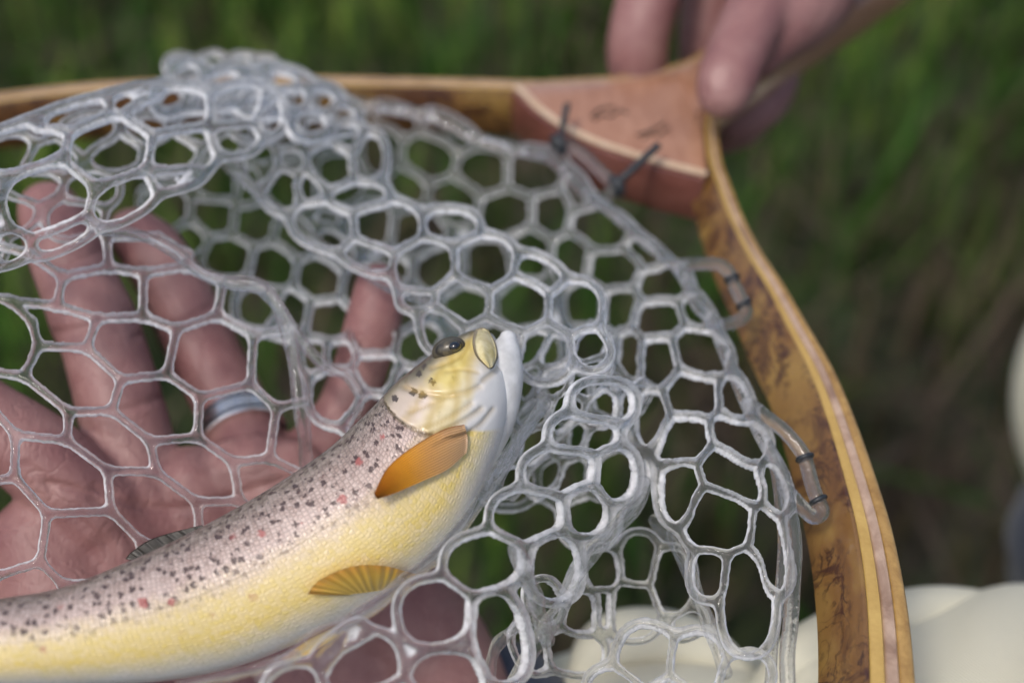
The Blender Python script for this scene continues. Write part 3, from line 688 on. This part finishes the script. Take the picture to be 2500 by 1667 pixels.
r_ = Vf-np.array([0, 0, CAM_H]); dd_ = CP*r_[:, 1]-SP*r_[:, 2]; yy_ = SP*r_[:, 1]+CP*r_[:, 2]
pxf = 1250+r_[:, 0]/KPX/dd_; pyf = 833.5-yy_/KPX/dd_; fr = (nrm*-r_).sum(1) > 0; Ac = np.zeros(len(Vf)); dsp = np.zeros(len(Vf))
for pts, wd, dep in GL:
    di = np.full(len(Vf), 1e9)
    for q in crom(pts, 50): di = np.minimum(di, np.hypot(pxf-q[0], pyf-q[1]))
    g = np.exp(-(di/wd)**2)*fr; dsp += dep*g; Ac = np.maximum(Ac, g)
Vf = list(Vf-nrm*dsp[:, None])
fme = mesh_py('body', Vf, Ff)
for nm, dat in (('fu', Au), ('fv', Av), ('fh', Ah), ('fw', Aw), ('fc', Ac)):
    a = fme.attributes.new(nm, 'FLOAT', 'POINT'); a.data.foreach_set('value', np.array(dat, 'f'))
bm = bmesh.new(); bm.from_mesh(fme); bmesh.ops.recalc_face_normals(bm, faces=bm.faces); bm.to_mesh(fme); bm.free()
def mat_trout():
    s = NT('trout_skin')
    fu, fv, fh, fw = [s.n('Attribute', attribute_name=n).outputs['Fac'] for n in ('fu', 'fv', 'fh', 'fw')]
    cb = s.n('CombineXYZ'); s.l(fu, cb.inputs[0]); s.l(fw, cb.inputs[1]); UV = cb.outputs[0]
    cx = s.n('CombineXYZ'); s.l(s.math('MULTIPLY', fu, .82), cx.inputs[0]); s.l(fw, cx.inputs[1]); UVs = cx.outputs[0]
    nz = s.noise(UV, 140, 4, .6); nf = s.noise(UV, 420, 3, .6)
    tailw = s.n('MapRange'); s.l(fu, tailw.inputs[0])
    for k_, v_ in ((1, float(sarc[0])), (2, float(sarc[iG])), (3, .15), (4, -.01)): tailw.inputs[k_].default_value = v_
    vj = s.math('ADD', s.math('ADD', fv, tailw.outputs[0]), s.math('MULTIPLY', s.math('SUBTRACT', nz, .5), .12))
    body = s.ramp(vj, [(.05, (.050, .040, .022)), (.16, (.13, .098, .066)), (.28, (.36, .26, .22)), (.41, (.56, .42, .365)), (.48, (.66, .52, .33)), (.56, (.72, .565, .20)), (.68, (.71, .54, .13)), (.77, (.62, .55, .34)), (.86, (.63, .63, .61)), (1, (.66, .67, .68))])
    head = s.ramp(vj, [(.06, (.040, .036, .020)), (.20, (.11, .095, .045)), (.28, (.40, .33, .20)), (.36, (.62, .50, .17)), (.46, (.64, .52, .16)), (.54, (.62, .55, .38)), (.61, (.60, .59, .57)), (1, (.66, .67, .68))])
    plate = s.ramp(vj, [(.06, (.06, .05, .03)), (.15, (.20, .165, .10)), (.24, (.50, .41, .32)), (.38, (.68, .57, .48)), (.46, (.68, .58, .34)), (.55, (.64, .56, .34)), (.62, (.60, .59, .57)), (1, (.66, .67, .68))])
    head = s.mix(s.ramp(s.math('ADD', s.math('MULTIPLY', fh, 60), s.math('MULTIPLY', nz, .3)), [(.65, (0, 0, 0)), (.95, (1, 1, 1))]), plate, head)
    hm = s.ramp(s.math('ADD', s.math('MULTIPLY', fh, 900), .5), [(.2, (0, 0, 0)), (.8, (1, 1, 1))])
    c = s.mix(hm, body, head)
    # scales: staggered small cells, rims darker on the back
    vo = s.n('TexVoronoi', feature='DISTANCE_TO_EDGE'); vo.inputs['Scale'].default_value = 1050; vo.inputs['Randomness'].default_value = .45; s.l(UVs, vo.inputs['Vector'])
    rim = s.ramp(vo.outputs['Distance'], [(0, (1, 1, 1)), (.16, (.25, .25, .25)), (.3, (0, 0, 0))])
    vc = s.n('TexVoronoi'); vc.inputs['Scale'].default_value = 1050; vc.inputs['Randomness'].default_value = .45; s.l(UVs, vc.inputs['Vector'])
    upper = s.ramp(vj, [(.05, (1, 1, 1)), (.30, (.8, .8, .8)), (.44, (.45, .45, .45)), (.54, (.12, .12, .12)), (1, (.08, .08, .08))])
    nh = s.math('SUBTRACT', 1.0, hm)
    c = s.mix(s.math('MULTIPLY', s.math('MULTIPLY', s.math('MULTIPLY', rim, upper), .95), nh), c, (.055, .034, .026))
    tw = s.n('SeparateColor'); s.l(vc.outputs['Color'], tw.inputs[0])
    c = s.mix(s.math('MULTIPLY', s.math('MULTIPLY', tw.outputs[0], .5), nh), c, s.mix(.5, c, (.80, .68, .62)), 'MIX')
    c = s.mix(s.math('MULTIPLY', nf, .22), c, s.mix(.5, c, (.72, .62, .54)))
    # spots: irregular, dense on the back, none on the belly
    def spots(scale, lo, hi, r0, jit, off):
        mp = s.n('Mapping'); mp.inputs['Location'].default_value = (off, off*.7, 0); s.l(UV, mp.inputs['Vector'])
        wz = s.n('TexNoise'); wz.inputs['Scale'].default_value = 1200; wz.inputs['Detail'].default_value = 2; s.l(UV, wz.inputs['Vector'])
        sc_ = s.n('VectorMath', operation='SCALE'); sc_.inputs['Scale'].default_value = jit; s.l(wz.outputs['Color'], sc_.inputs[0])
        ad = s.n('VectorMath', operation='ADD'); s.l(mp.outputs[0], ad.inputs[0]); s.l(sc_.outputs[0], ad.inputs[1])
        v = s.n('TexVoronoi'); v.inputs['Scale'].default_value = scale; v.inputs['Randomness'].default_value = .85; s.l(ad.outputs[0], v.inputs['Vector'])
        d = s.ramp(v.outputs['Distance'], [(r0*.8, (1, 1, 1)), (r0*1.12, (0, 0, 0))])
        band = s.ramp(fv, [(lo-.04 if lo > .04 else 0, (0, 0, 0)), (lo+.02, (1, 1, 1)), (hi-.08, (1, 1, 1)), (hi+.04, (0, 0, 0))])
        return s.math('MULTIPLY', d, band), v
    sp, v1 = spots(430, .02, .46, .33, .0020, 0)
    c = s.mix(s.math('MULTIPLY', s.math('MULTIPLY', sp, .88), nh), c, (.040, .018, .017))
    s2, v2 = spots(150, .26, .54, .17, .0016, .031)
    c = s.mix(s.math('MULTIPLY', s.math('MULTIPLY', s2, .8), nh), c, (.36, .085, .075))
    s3, v3 = spots(215, .08, .46, .26, .0016, .017)
    c = s.mix(s.math('MULTIPLY', s.math('MULTIPLY', s3, .9), hm), c, (.035, .020, .016))
    # gill line and plate creases
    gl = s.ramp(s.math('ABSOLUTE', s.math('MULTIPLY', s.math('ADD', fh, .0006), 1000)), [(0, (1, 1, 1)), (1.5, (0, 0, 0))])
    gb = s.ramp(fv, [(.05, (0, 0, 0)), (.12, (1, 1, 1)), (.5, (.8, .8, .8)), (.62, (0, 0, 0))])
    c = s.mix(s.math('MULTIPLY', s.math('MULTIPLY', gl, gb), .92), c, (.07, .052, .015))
    st = s.n('TexWave', wave_type='BANDS', bands_direction='Y'); st.inputs['Scale'].default_value = 70; st.inputs['Distortion'].default_value = 5; st.inputs['Detail'].default_value = 2; st.inputs['Detail Scale'].default_value = 2.0; s.l(UV, st.inputs['Vector'])
    hb = s.ramp(fv, [(.28, (0, 0, 0)), (.36, (1, 1, 1)), (.54, (1, 1, 1)), (.62, (0, 0, 0))])
    c = s.mix(s.math('MULTIPLY', s.math('MULTIPLY', s.math('MULTIPLY', st.outputs['Fac'], hb), hm), .45), c, (.40, .27, .035))
    fc = s.n('Attribute', attribute_name='fc').outputs['Fac']; c = s.mix(s.math('MULTIPLY', fc, .42), c, (.36, .24, .05))  # shade in the creases painted into the skin colour, tinted yellow-brown
    # lateral line
    ll = s.ramp(s.math('ABSOLUTE', s.math('MULTIPLY', s.math('SUBTRACT', fv, .435), 100)), [(0, (1, 1, 1)), (.7, (0, 0, 0))])
    c = s.mix(s.math('MULTIPLY', s.math('MULTIPLY', ll, nh), .5), c, (.30, .22, .13))
    hgt = s.math('MULTIPLY', vo.outputs['Distance'], nh)
    nb = s.bump(hgt, .45, .0006, s.bump(nz, .12, .001))
    s.princ(Base_Color=c, Roughness=.34, Specular_IOR_Level=.5, Coat_Weight=.35, Coat_Roughness=.18, Normal=nb)
    return s.m
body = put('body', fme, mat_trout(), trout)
bvh = BVHTree.FromPolygons([Vector(v) for v in Vf], Ff)
CAMP = Vector((0, 0, CAM_H))
def fish_d(px, py, default=.32):
    """distance of the fish's skin along the sight line"""
    dirv = (W(px, py, 1.0)-CAMP); hit = bvh.ray_cast(CAMP, dirv.normalized(), 2.0)
    return hit[3]/dirv.length if hit[0] is not None else default
def mat_fin(name, c0, c1, edge, nrays=26):
    s = NT(name); a = s.n('Attribute', attribute_name='ray').outputs['Fac']; t = s.n('Attribute', attribute_name='span').outputs['Fac']
    w = s.math('SINE', s.math('MULTIPLY', a, nrays*6.2832)); w = s.math('ADD', s.math('MULTIPLY', w, .5), .5)
    n = s.noise(s.pos(), 300, 3, .6)
    c = s.ramp(t, [(0, c0), (.55, c1), (1, edge)]); c = s.mix(s.math('MULTIPLY', w, .55), c, tuple(x*.4 for x in edge))
    c = s.mix(s.math('MULTIPLY', n, .3), c, tuple(min(1, x*1.5) for x in c1))
    le = s.ramp(a, [(0, (1, 1, 1)), (.07, (0, 0, 0))]); c = s.mix(s.math('MULTIPLY', le, .7), c, tuple(x*.35 for x in edge))
    p = s.princ(Base_Color=c, Roughness=.35, Coat_Weight=.3, Normal=s.bump(w, .5, .0004))
    tr = s.n('BsdfTranslucent'); s.l(c, tr.inputs[0]); m = s.n('MixShader'); m.inputs[0].default_value = .3
    s.l(p.outputs[0], m.inputs[1]); s.l(tr.outputs[0], m.inputs[2]); s.l(m.outputs[0], s.out.inputs[0]); return s.m
def fin(name, rays, mat, lift, na=40, nb=30, thick=.0005, default=.32, curve=0.0, depth=None):
    """fin through a fan of rays (photo points, root to tip)"""
    R = np.stack([crom(r, nb) for r in rays]); R = crom(R.reshape(len(rays), -1), na).reshape(na, nb, 2)
    V = []; F = []; ra = []; sp = []
    for side in (1, -1):
        for i in range(na):
            a = i/(na-1)
            for j in range(nb):
                t = j/(nb-1); p = R[i, j]
                bow = math.sin(math.pi*a)
                l = lift[0]*(1-t)+lift[1]*t + curve*bow*t
                d = (fish_d(p[0], p[1], default) if depth is None else depth(p[0], p[1])) - l + .00030*math.sin(a*15*6.283)*t - side*thick*.5*(1-.6*t)
                V.append(W(p[0], p[1], d)); ra.append(a); sp.append(t)
    n1 = na*nb
    for i in range(na-1):
        for j in range(nb-1):
            q = (i*nb+j, i*nb+j+1, (i+1)*nb+j+1, (i+1)*nb+j); F.append(q); F.append(tuple(n1+x for x in q[::-1]))
    rimv = [i*nb for i in range(na)]+[(na-1)*nb+j for j in range(1, nb)]+[i*nb+nb-1 for i in range(na-2, -1, -1)]+[j for j in range(nb-2, 0, -1)]
    for k in range(len(rimv)):
        a, b = rimv[k], rimv[(k+1) % len(rimv)]; F.append((a, n1+a, n1+b, b))
    me = mesh_py(name, V, F)
    for nm, dat in (('ray', ra), ('span', sp)): at = me.attributes.new(nm, 'FLOAT', 'POINT'); at.data.foreach_set('value', np.array(dat, 'f'))
    return put(name, me, mat, trout)
MF = mat_fin('orange_fin', (.62, .46, .34), (.82, .36, .020), (.60, .17, .008), 15)
fin('pectoral_fin', [[(1134, 1036), (1088, 1046), (1030, 1076), (975, 1114), (940, 1150), (913, 1204)], [(1142, 1070), (1090, 1096), (1035, 1124), (985, 1153), (950, 1180), (917, 1213)], [(1140, 1104), (1092, 1146), (1040, 1170), (995, 1190), (960, 1205), (922, 1218)]], MF, (.0012, .0045), curve=.002, na=100)
MF2 = mat_fin('amber_fin', (.80, .58, .18), (.82, .54, .11), (.84, .42, .09), 11)
fin('pelvic_fin', [[(852, 1452), (800, 1452), (750, 1450)], [(862, 1449), (815, 1432), (775, 1420)], [(882, 1447), (853, 1416), (826, 1393)], [(905, 1444), (892, 1408), (881, 1379)], [(930, 1440), (936, 1408), (938, 1381)], [(955, 1434), (972, 1412), (984, 1392)], [(970, 1428), (995, 1412), (1016, 1401)]], MF2, (.0006, .0022), curve=.001, na=60, default=.318)
fin('pelvic_fin', [[(806, 1535), (770, 1552), (730, 1575), (686, 1606)], [(825, 1550), (790, 1574), (750, 1598), (700, 1614)]], MF2, (.001, .004), na=16)
fin('anal_fin', [[(40, 1668), (10, 1662), (-40, 1660), (-90, 1668)], [(-20, 1685), (-50, 1700), (-80, 1712), (-120, 1720)]], MF2, (.001, .002), na=16, depth=lambda x, y: .296)
MF3 = mat_fin('dark_fin', (.045, .038, .026), (.03, .028, .022), (.06, .052, .042), 7)
fin('dorsal_fin', [[(505, 1292), (500, 1287), (494, 1281)], [(450, 1318), (438, 1308), (424, 1298)], [(395, 1346), (382, 1332), (366, 1317)], [(350, 1368), (336, 1356), (322, 1346)], [(335, 1374), (322, 1368), (306, 1364)]], MF3, (0, 0), na=40, nb=14, depth=lambda x, y: .3205)
# upper jaw bone lying along the mouth, eye
def blob(name, px, py, d, rx, ry, rz, ang, mat, parent, seg=28, flat=0):
    """rounded plate; rx, ry in photo px, rz metres towards the lens"""
    V = []; F = []; a0 = math.radians(ang); n = 16
    for j in range(n+1):
        ph = math.pi*j/n
        for i in range(seg):
            t = 2*math.pi*i/seg; u = rx*math.sin(ph)*math.cos(t); v = ry*math.sin(ph)*math.sin(t); z = rz*math.cos(ph)
            taper = 1-.28*(v/ry) if flat else 1
            x = px+(u*taper)*math.cos(a0)+v*math.sin(a0); y = py-(u*taper)*math.sin(a0)+v*math.cos(a0)
            V.append(W(x, y, d-z))
    for j in range(n):
        for i in range(seg): F.append((j*seg+i, j*seg+(i+1) % seg, (j+1)*seg+(i+1) % seg, (j+1)*seg+i))
    me = mesh_py(name, V, F); bm = bmesh.new(); bm.from_mesh(me); bmesh.ops.remove_doubles(bm, verts=bm.verts, dist=1e-6); bmesh.ops.recalc_face_normals(bm, faces=bm.faces); bm.to_mesh(me); bm.free()
    return put(name, me, mat, parent)
sj = NT('jaw_skin'); nj = sj.noise(sj.pos(), 260, 3, .6)
sj.princ(Base_Color=sj.ramp(nj, [(.35, (.46, .38, .16)), (.6, (.66, .58, .34))]), Roughness=.35, Coat_Weight=.3)
sl = NT('pale_jaw_skin'); nl = sl.noise(sl.pos(), 220, 3, .6)
sl.princ(Base_Color=sl.ramp(nl, [(.35, (.52, .52, .51)), (.65, (.68, .68, .67))]), Roughness=.4, Coat_Weight=.25)
V = []; F = []
c = crom([(1170, 1120, .3400, .0040), (1190, 1040, .3395, .0060), (1208, 960, .3390, .0064), (1222, 895, .3395, .0056), (1234, 856, .3405, .0040), (1240, 828, .3415, .0022)], 40)
tube(Wn(c[:, 0], c[:, 1], c[:, 2]), c[:, 3], 28, V, F)
put('lower_jaw', mesh_py('lower_jaw', V, F), sl.m, body)
jr = [[(1166, 806), (1160, 835), (1167, 868), (1190, 895)], [(1180, 802), (1183, 835), (1188, 868), (1197, 898)], [(1191, 806), (1206, 835), (1212, 866), (1204, 893)]]
def attach(o):      # head pieces belong to the body
    o.parent = body; o.matrix_parent_inverse = Matrix.Identity(4); return o
attach(fin('jaw_outline', [[(x+(x-1186)*.22-1, y+(y-850)*.05) for x, y in r] for r in jr], mat_simple('jaw_outline_skin', (.26, .22, .15), .45), (.0006, .0008), na=14, nb=16, default=.3415))  # slightly larger, darker plate that outlines the upper jaw
attach(fin('upper_jaw', jr, sj.m, (.0014, .0022), na=14, nb=16, thick=.001, default=.3415, curve=.0014))
se = NT('eye_iris'); ne = se.noise(se.pos(), 420, 3, .6)
se.princ(Base_Color=se.ramp(ne, [(.42, (.020, .020, .020)), (.66, (.10, .085, .055))]), Roughness=.35, Coat_Weight=.25, Coat_Roughness=.1)
de = fish_d(1102, 858)
blob('eye_socket', 1096, 853, de+.0012, 43, 30, .0022, 20, mat_simple('socket_skin', (.06, .052, .035), .45), body)
eye = blob('eye', 1096, 849, de+.0005, 36, 23, .0026, 20, se.m, body)
blob('pupil', 1109, 846, de-.0010, 17, 13, .0017, 15, mat_simple('pupil', (.006, .007, .010), .06, Coat_Weight=1.0), eye)

# ------------------------------------------------------------------ hands
def remeshed(name, V, F, mat, parent, vox=.0016, it=5, fac=.5, creases=()):
    me = mesh_py(name+'_raw', V, F); o = bpy.data.objects.new('tmp', me); col.objects.link(o)
    bm = bmesh.new(); bm.from_mesh(me); bmesh.ops.recalc_face_normals(bm, faces=bm.faces); bm.to_mesh(me); bm.free()
    r = o.modifiers.new('r', 'REMESH'); r.mode = 'VOXEL'; r.voxel_size = vox
    sm = o.modifiers.new('s', 'SMOOTH'); sm.factor = fac; sm.iterations = it
    dg = bpy.context.evaluated_depsgraph_get(); dg.update()
    m2 = bpy.data.meshes.new_from_object(o.evaluated_get(dg)); m2.name = name
    bpy.data.objects.remove(o); m2.materials.clear()
    if creases:                                  # fold lines of the skin: narrow grooves on the side turned to the light
        n = len(m2.vertices); co = np.empty(n*3, 'f'); m2.vertices.foreach_get('co', co); co = co.reshape(-1, 3)
        no = np.array([v.normal[:] for v in m2.vertices])
        r = co-np.array([0, 0, CAM_H]); dd = CP*r[:, 1]-SP*r[:, 2]; yy = SP*r[:, 1]+CP*r[:, 2]
        px = 1250+r[:, 0]/KPX/dd; py = 833.5-yy/KPX/dd; face = (no*-r).sum(1) > 0
        disp = np.zeros(n)
        for pts, wd, dep in creases:
            c = crom(pts, 40); dist = np.full(n, 1e9)
            for q in c: dist = np.minimum(dist, np.hypot(px-q[0], py-q[1]))
            disp += dep*np.exp(-(dist/wd)**2)*face
        co = co-no*disp[:, None]; m2.vertices.foreach_set('co', co.astype('f').ravel()); m2.update()
    return put(name, m2, mat, parent)
def chain(pts, V, F, n=26, seg=20):
    c = crom(pts, n); tube(Wn(c[:, 0], c[:, 1], c[:, 2]), np.maximum(c[:, 3], .002), seg, V, F)

hand = tag(empty('hand', W(650, 1500, .38)), 'bare open hand wearing a silver ring, palm up under the clear mesh and trout', 'hand')
V = []; F = []
chain([(330, 1150, .384, .0125), (292, 985, .386, .0118), (250, 835, .390, .0113), (222, 770, .392, .0116), (190, 690, .396, .0108), (160, 610, .400, .0108), (122, 520, .404, .0092)], V, F)          # middle
chain([(622, 1150, .388, .0110), (575, 1015, .4005, .0106), (500, 865, .406, .0105), (455, 770, .408, .0102), (415, 690, .411, .0098), (370, 615, .414, .0096), (330, 575, .416, .0084)], V, F)       # ring
chain([(250, 1262, .372, .0125), (110, 1128, .368, .0118), (-30, 1035, .366, .0112), (-150, 960, .366, .0108), (-270, 870, .368, .0096)], V, F)                                                   # index
chain([(770, 1120, .396, .0105), (830, 1030, .398, .0086), (872, 930, .398, .0080), (900, 830, .397, .0080), (918, 755, .396, .0077), (924, 700, .396, .0068)], V, F)                              # little
chain([(262, 1262, .374, .0125), (350, 1420, .378, .0150), (480, 1650, .385, .0170), (640, 1900, .392, .0180)], V, F, 30)
chain([(345, 1195, .381, .0120), (430, 1380, .384, .0150), (580, 1640, .388, .0170), (740, 1900, .394, .0180)], V, F, 30)
chain([(470, 1190, .382, .0115), (560, 1380, .386, .0150), (720, 1640, .390, .0170), (850, 1900, .394, .0185)], V, F, 30)
chain([(580, 1165, .384, .0112), (680, 1330, .388, .0150), (850, 1600, .392, .0170), (950, 1900, .394, .0185)], V, F, 30)
chain([(705, 1160, .385, .0105), (830, 1330, .388, .0145), (990, 1500, .390, .0165), (1090, 1700, .394, .0180), (1120, 1950, .398, .0190)], V, F, 30)
chain([(640, 1150, .384, .0105), (760, 1300, .388, .0140), (900, 1500, .390, .0160)], V, F, 20)
chain([(110, 1330, .372, .0145), (200, 1540, .374, .0190), (420, 1800, .384, .0210), (640, 2000, .392, .0200)], V, F, 30)                                                                     # ball of thumb
chain([(200, 1540, .374, .0160), (20, 1560, .372, .0130), (-160, 1520, .372, .0118), (-330, 1450, .374, .0105)], V, F, 20)                                                                     # thumb
chain([(640, 1800, .392, .0210), (900, 2000, .398, .0230), (1100, 2250, .405, .0240), (1350, 2600, .415, .0280)], V, F, 30)
chain([(900, 1750, .393, .0200), (1020, 2000, .398, .0230), (1150, 2250, .405, .0240)], V, F, 30)
CRS = [([(130, 812), (200, 800), (270, 782), (335, 760)], 7, .0011), ([(125, 830), (210, 815), (290, 800)], 6, .0006), ([(95, 655), (170, 640), (250, 610)], 7, .0009),
       ([(330, 818), (400, 800), (470, 772), (510, 748)], 7, .0010), ([(385, 640), (420, 628), (450, 610)], 6, .0006), ([(830, 880), (880, 872), (940, 868)], 6, .0008), ([(180, 1012), (300, 1000), (420, 960)], 7, .0009),
       ([(120, 1180), (200, 1200), (280, 1260), (330, 1340), (360, 1450)], 9, .0013), ([(230, 1190), (330, 1230), (450, 1240), (600, 1200), (720, 1160)], 9, .0012), ([(180, 1260), (260, 1330), (300, 1420), (310, 1520)], 8, .0008),
       ([(60, 1130), (100, 1160), (130, 1210)], 7, .0008), ([(420, 1300), (520, 1320), (640, 1290)], 7, .0006), ([(-20, 1010), (20, 1060), (40, 1110)], 7, .0007)]
hm_ = remeshed('palm_and_fingers', V, F, M['skin'], hand, .0012, 6, creases=CRS)
# ring on the third finger: band with two grooves
pa, pb = W(568, 1000, .4030), W(622, 1150, .388); ax = (pb-pa).normalized(); cc = W(588, 1052, .3975)
def band(name, c, ax, R0, R1, hw, mat, parent, n=64):
    x = ax.orthogonal().normalized(); y = ax.cross(x); prof = [(R0, -hw), (R1-.0004, -hw), (R1, -hw+.0004), (R1, hw-.0004), (R1-.0004, hw), (R0, hw)]
    V = []; F = []; k = len(prof)
    for i in range(n):
        a = 2*math.pi*i/n; e = math.cos(a)*x+math.sin(a)*y
        for r, h in prof: V.append(c+e*r+ax*h)
    for i in range(n):
        for j in range(k): F.append((i*k+j, i*k+(j+1) % k, ((i+1) % n)*k+(j+1) % k, ((i+1) % n)*k+j))
    me = mesh_py(name, V, F); o = put(name, me, mat, parent); md = o.modifiers.new('es', 'EDGE_SPLIT'); md.split_angle = math.radians(40); return o
ringo = band('finger_ring', cc, ax, .0102, .0126, .0036, M['steel'], hand)
for s_ in (-1, 1): band('ring_groove', cc+ax*.0021*s_, ax, .0110, .01275, .0007, M['steeld'], ringo)
V = []; F = []
chain([(1185, 1800, .412, .0290), (1190, 1960, .416, .0310), (1200, 2120, .422, .0330), (1380, 2500, .435, .0380)], V, F, 30, 32)
slv = remeshed('sleeve', V, F, M['ocean'], hand, .002, 2)
slv['label'] = 'dark navy sleeve at the wrist'

grip = tag(empty('hand', W(1750, -100, .46)), 'bare hand pinching the wooden handle of the net between thumb and fingers', 'hand')
V = []; F = []
chain([(1768, 222, .4310, .0088), (1776, 195, .4325, .0096), (1795, 145, .4355, .0098), (1822, 80, .440, .0100), (1858, 5, .446, .0106), (1910, -110, .452, .0120), (1960, -260, .462, .0150)], V, F)   # thumb
chain([(1566, 235, .488, .0092), (1556, 150, .477, .0104), (1566, 60, .472, .0106), (1600, -50, .474, .0108), (1660, -200, .482, .0115), (1780, -330, .488, .0140)], V, F)                              # index, hooked under
chain([(1735, 230, .510, .0085), (1722, 130, .504, .0096), (1728, 20, .500, .0098), (1750, -90, .498, .0105), (1800, -220, .496, .0130)], V, F)                                                   # middle
chain([(1800, 300, .494, .0075), (1850, 268, .492, .0080), (1885, 215, .494, .0084), (1900, 110, .500, .0095), (1880, -60, .502, .0110), (1850, -220, .498, .0140)], V, F)                              # fingertips below the handle
chain([(1770, 330, .504, .0070), (1815, 305, .504, .0076), (1850, 250, .508, .0080), (1860, 90, .510, .0095), (1850, -80, .506, .0120)], V, F)
chain([(1780, -200, .488, .0200), (1860, -330, .490, .0240), (1960, -480, .492, .0260), (2080, -700, .50, .0280)], V, F)
chain([(1880, -120, .478, .0150), (1960, -280, .480, .0200), (2050, -450, .488, .0230)], V, F)
chain([(1852, 130, .450, .0085), (1892, 60, .452, .0140), (1945, -20, .458, .0185), (2000, -150, .468, .0220)], V, F)
remeshed('palm_and_fingers', V, F, M['skin'], grip, .0016, 5)
blob('thumb_nail', 1770, 203, .4243, 36, 46, .0014, 20, M['nail'], grip)

# ------------------------------------------------------------------ person crouching at the lower right
person = tag(empty('person', W(2100, 2400, .55)), 'crouching person in cream trousers behind the hoop, only the legs in view', 'person')
def leg(name, pts, mat, folds, seed, n=120, seg=160):
    c = crom(pts, n); P = Wn(c[:, 0], c[:, 1], c[:, 2]); r = c[:, 3]; V = []; F = []
    T = np.gradient(P, axis=0); T /= np.linalg.norm(T, axis=1)[:, None]
    x0 = np.array([0, 0, 1.0]); rs = np.random.default_rng(seed); ph = rs.uniform(0, 6.28, 12)
    for i in range(n):
        N = x0-T[i]*np.dot(x0, T[i]); N /= np.linalg.norm(N); B = np.cross(T[i], N)
        for k in range(seg):
            a = 2*math.pi*k/seg; s_ = i/n
            w = 0
            for q, (amp, fs_, fa) in enumerate(folds):
                xx = math.sin(fs_*s_*6.283+fa*a+ph[q]+1.2*math.sin(2*a+ph[q+4])); w += amp*xx
            end = min(1, min(i, n-1-i)/8.0)**.5
            V.append(P[i]+(r[i]*(.25+.75*end)+w*end)*(math.cos(a)*N+math.sin(a)*B))
    for i in range(n-1):
        for k in range(seg): F.append((i*seg+k, i*seg+(k+1) % seg, (i+1)*seg+(k+1) % seg, (i+1)*seg+k))
    F.append(tuple(range(seg))[::-1]); F.append(tuple((n-1)*seg+k for k in range(seg)))
    me = mesh_py(name, V, F); bm = bmesh.new(); bm.from_mesh(me); bmesh.ops.recalc_face_normals(bm, faces=bm.faces); bm.to_mesh(me); bm.free()
    return put(name, me, mat, person)
leg('trouser_leg', [(1330, 2300, .44, .066), (1560, 2150, .43, .070), (1800, 2185, .425, .070), (2050, 2165, .415, .072), (2300, 2150, .41, .074), (2650, 2160, .41, .078), (3100, 2260, .42, .082)], M['cream'],
    [(.0026, 2, 3.0), (.0016, 5, 7.0), (.0009, 9, 11.0), (.0036, 1.4, -2.0)], 4)
leg('trouser_leg', [(2830, 700, .62, .030), (2775, 850, .61, .044), (2764, 970, .61, .050), (2790, 1120, .62, .046), (2880, 1250, .64, .04)], M['cream'], [(.0006, 1, 1.0), (.0005, 2, 2.0)], 9, 60, 90)
leg('boot', [(2760, 1180, .60, .040), (2742, 1310, .60, .046), (2755, 1430, .61, .046), (2820, 1560, .63, .04)], M['ocean'], [(.001, 3, 1.0)], 11, 60, 90)
for pts, r in (([(1840, 1760, .400), (1900, 1690, .396), (1965, 1620, .394), (2060, 1565, .395), (2180, 1525, .400), (2330, 1500, .408), (2500, 1515, .415)], .010),
               ([(1900, 1800, .392), (1945, 1720, .390), (2000, 1655, .389), (2080, 1620, .391), (2200, 1600, .395), (2350, 1610, .400)], .008),
               ([(1420, 1660, .408), (1480, 1575, .410), (1580, 1556, .412), (1700, 1580, .412), (1800, 1640, .408)], .009)):
    c = crom(pts, 40); V, F = tube(Wn(c[:, 0], c[:, 1], c[:, 2]+.006), r*np.sin(np.linspace(.35, 2.8, 40))**.5, 20, [], [])
    put('cloth_fold', mesh_py('cloth_fold', V, F), M['cream'], person)
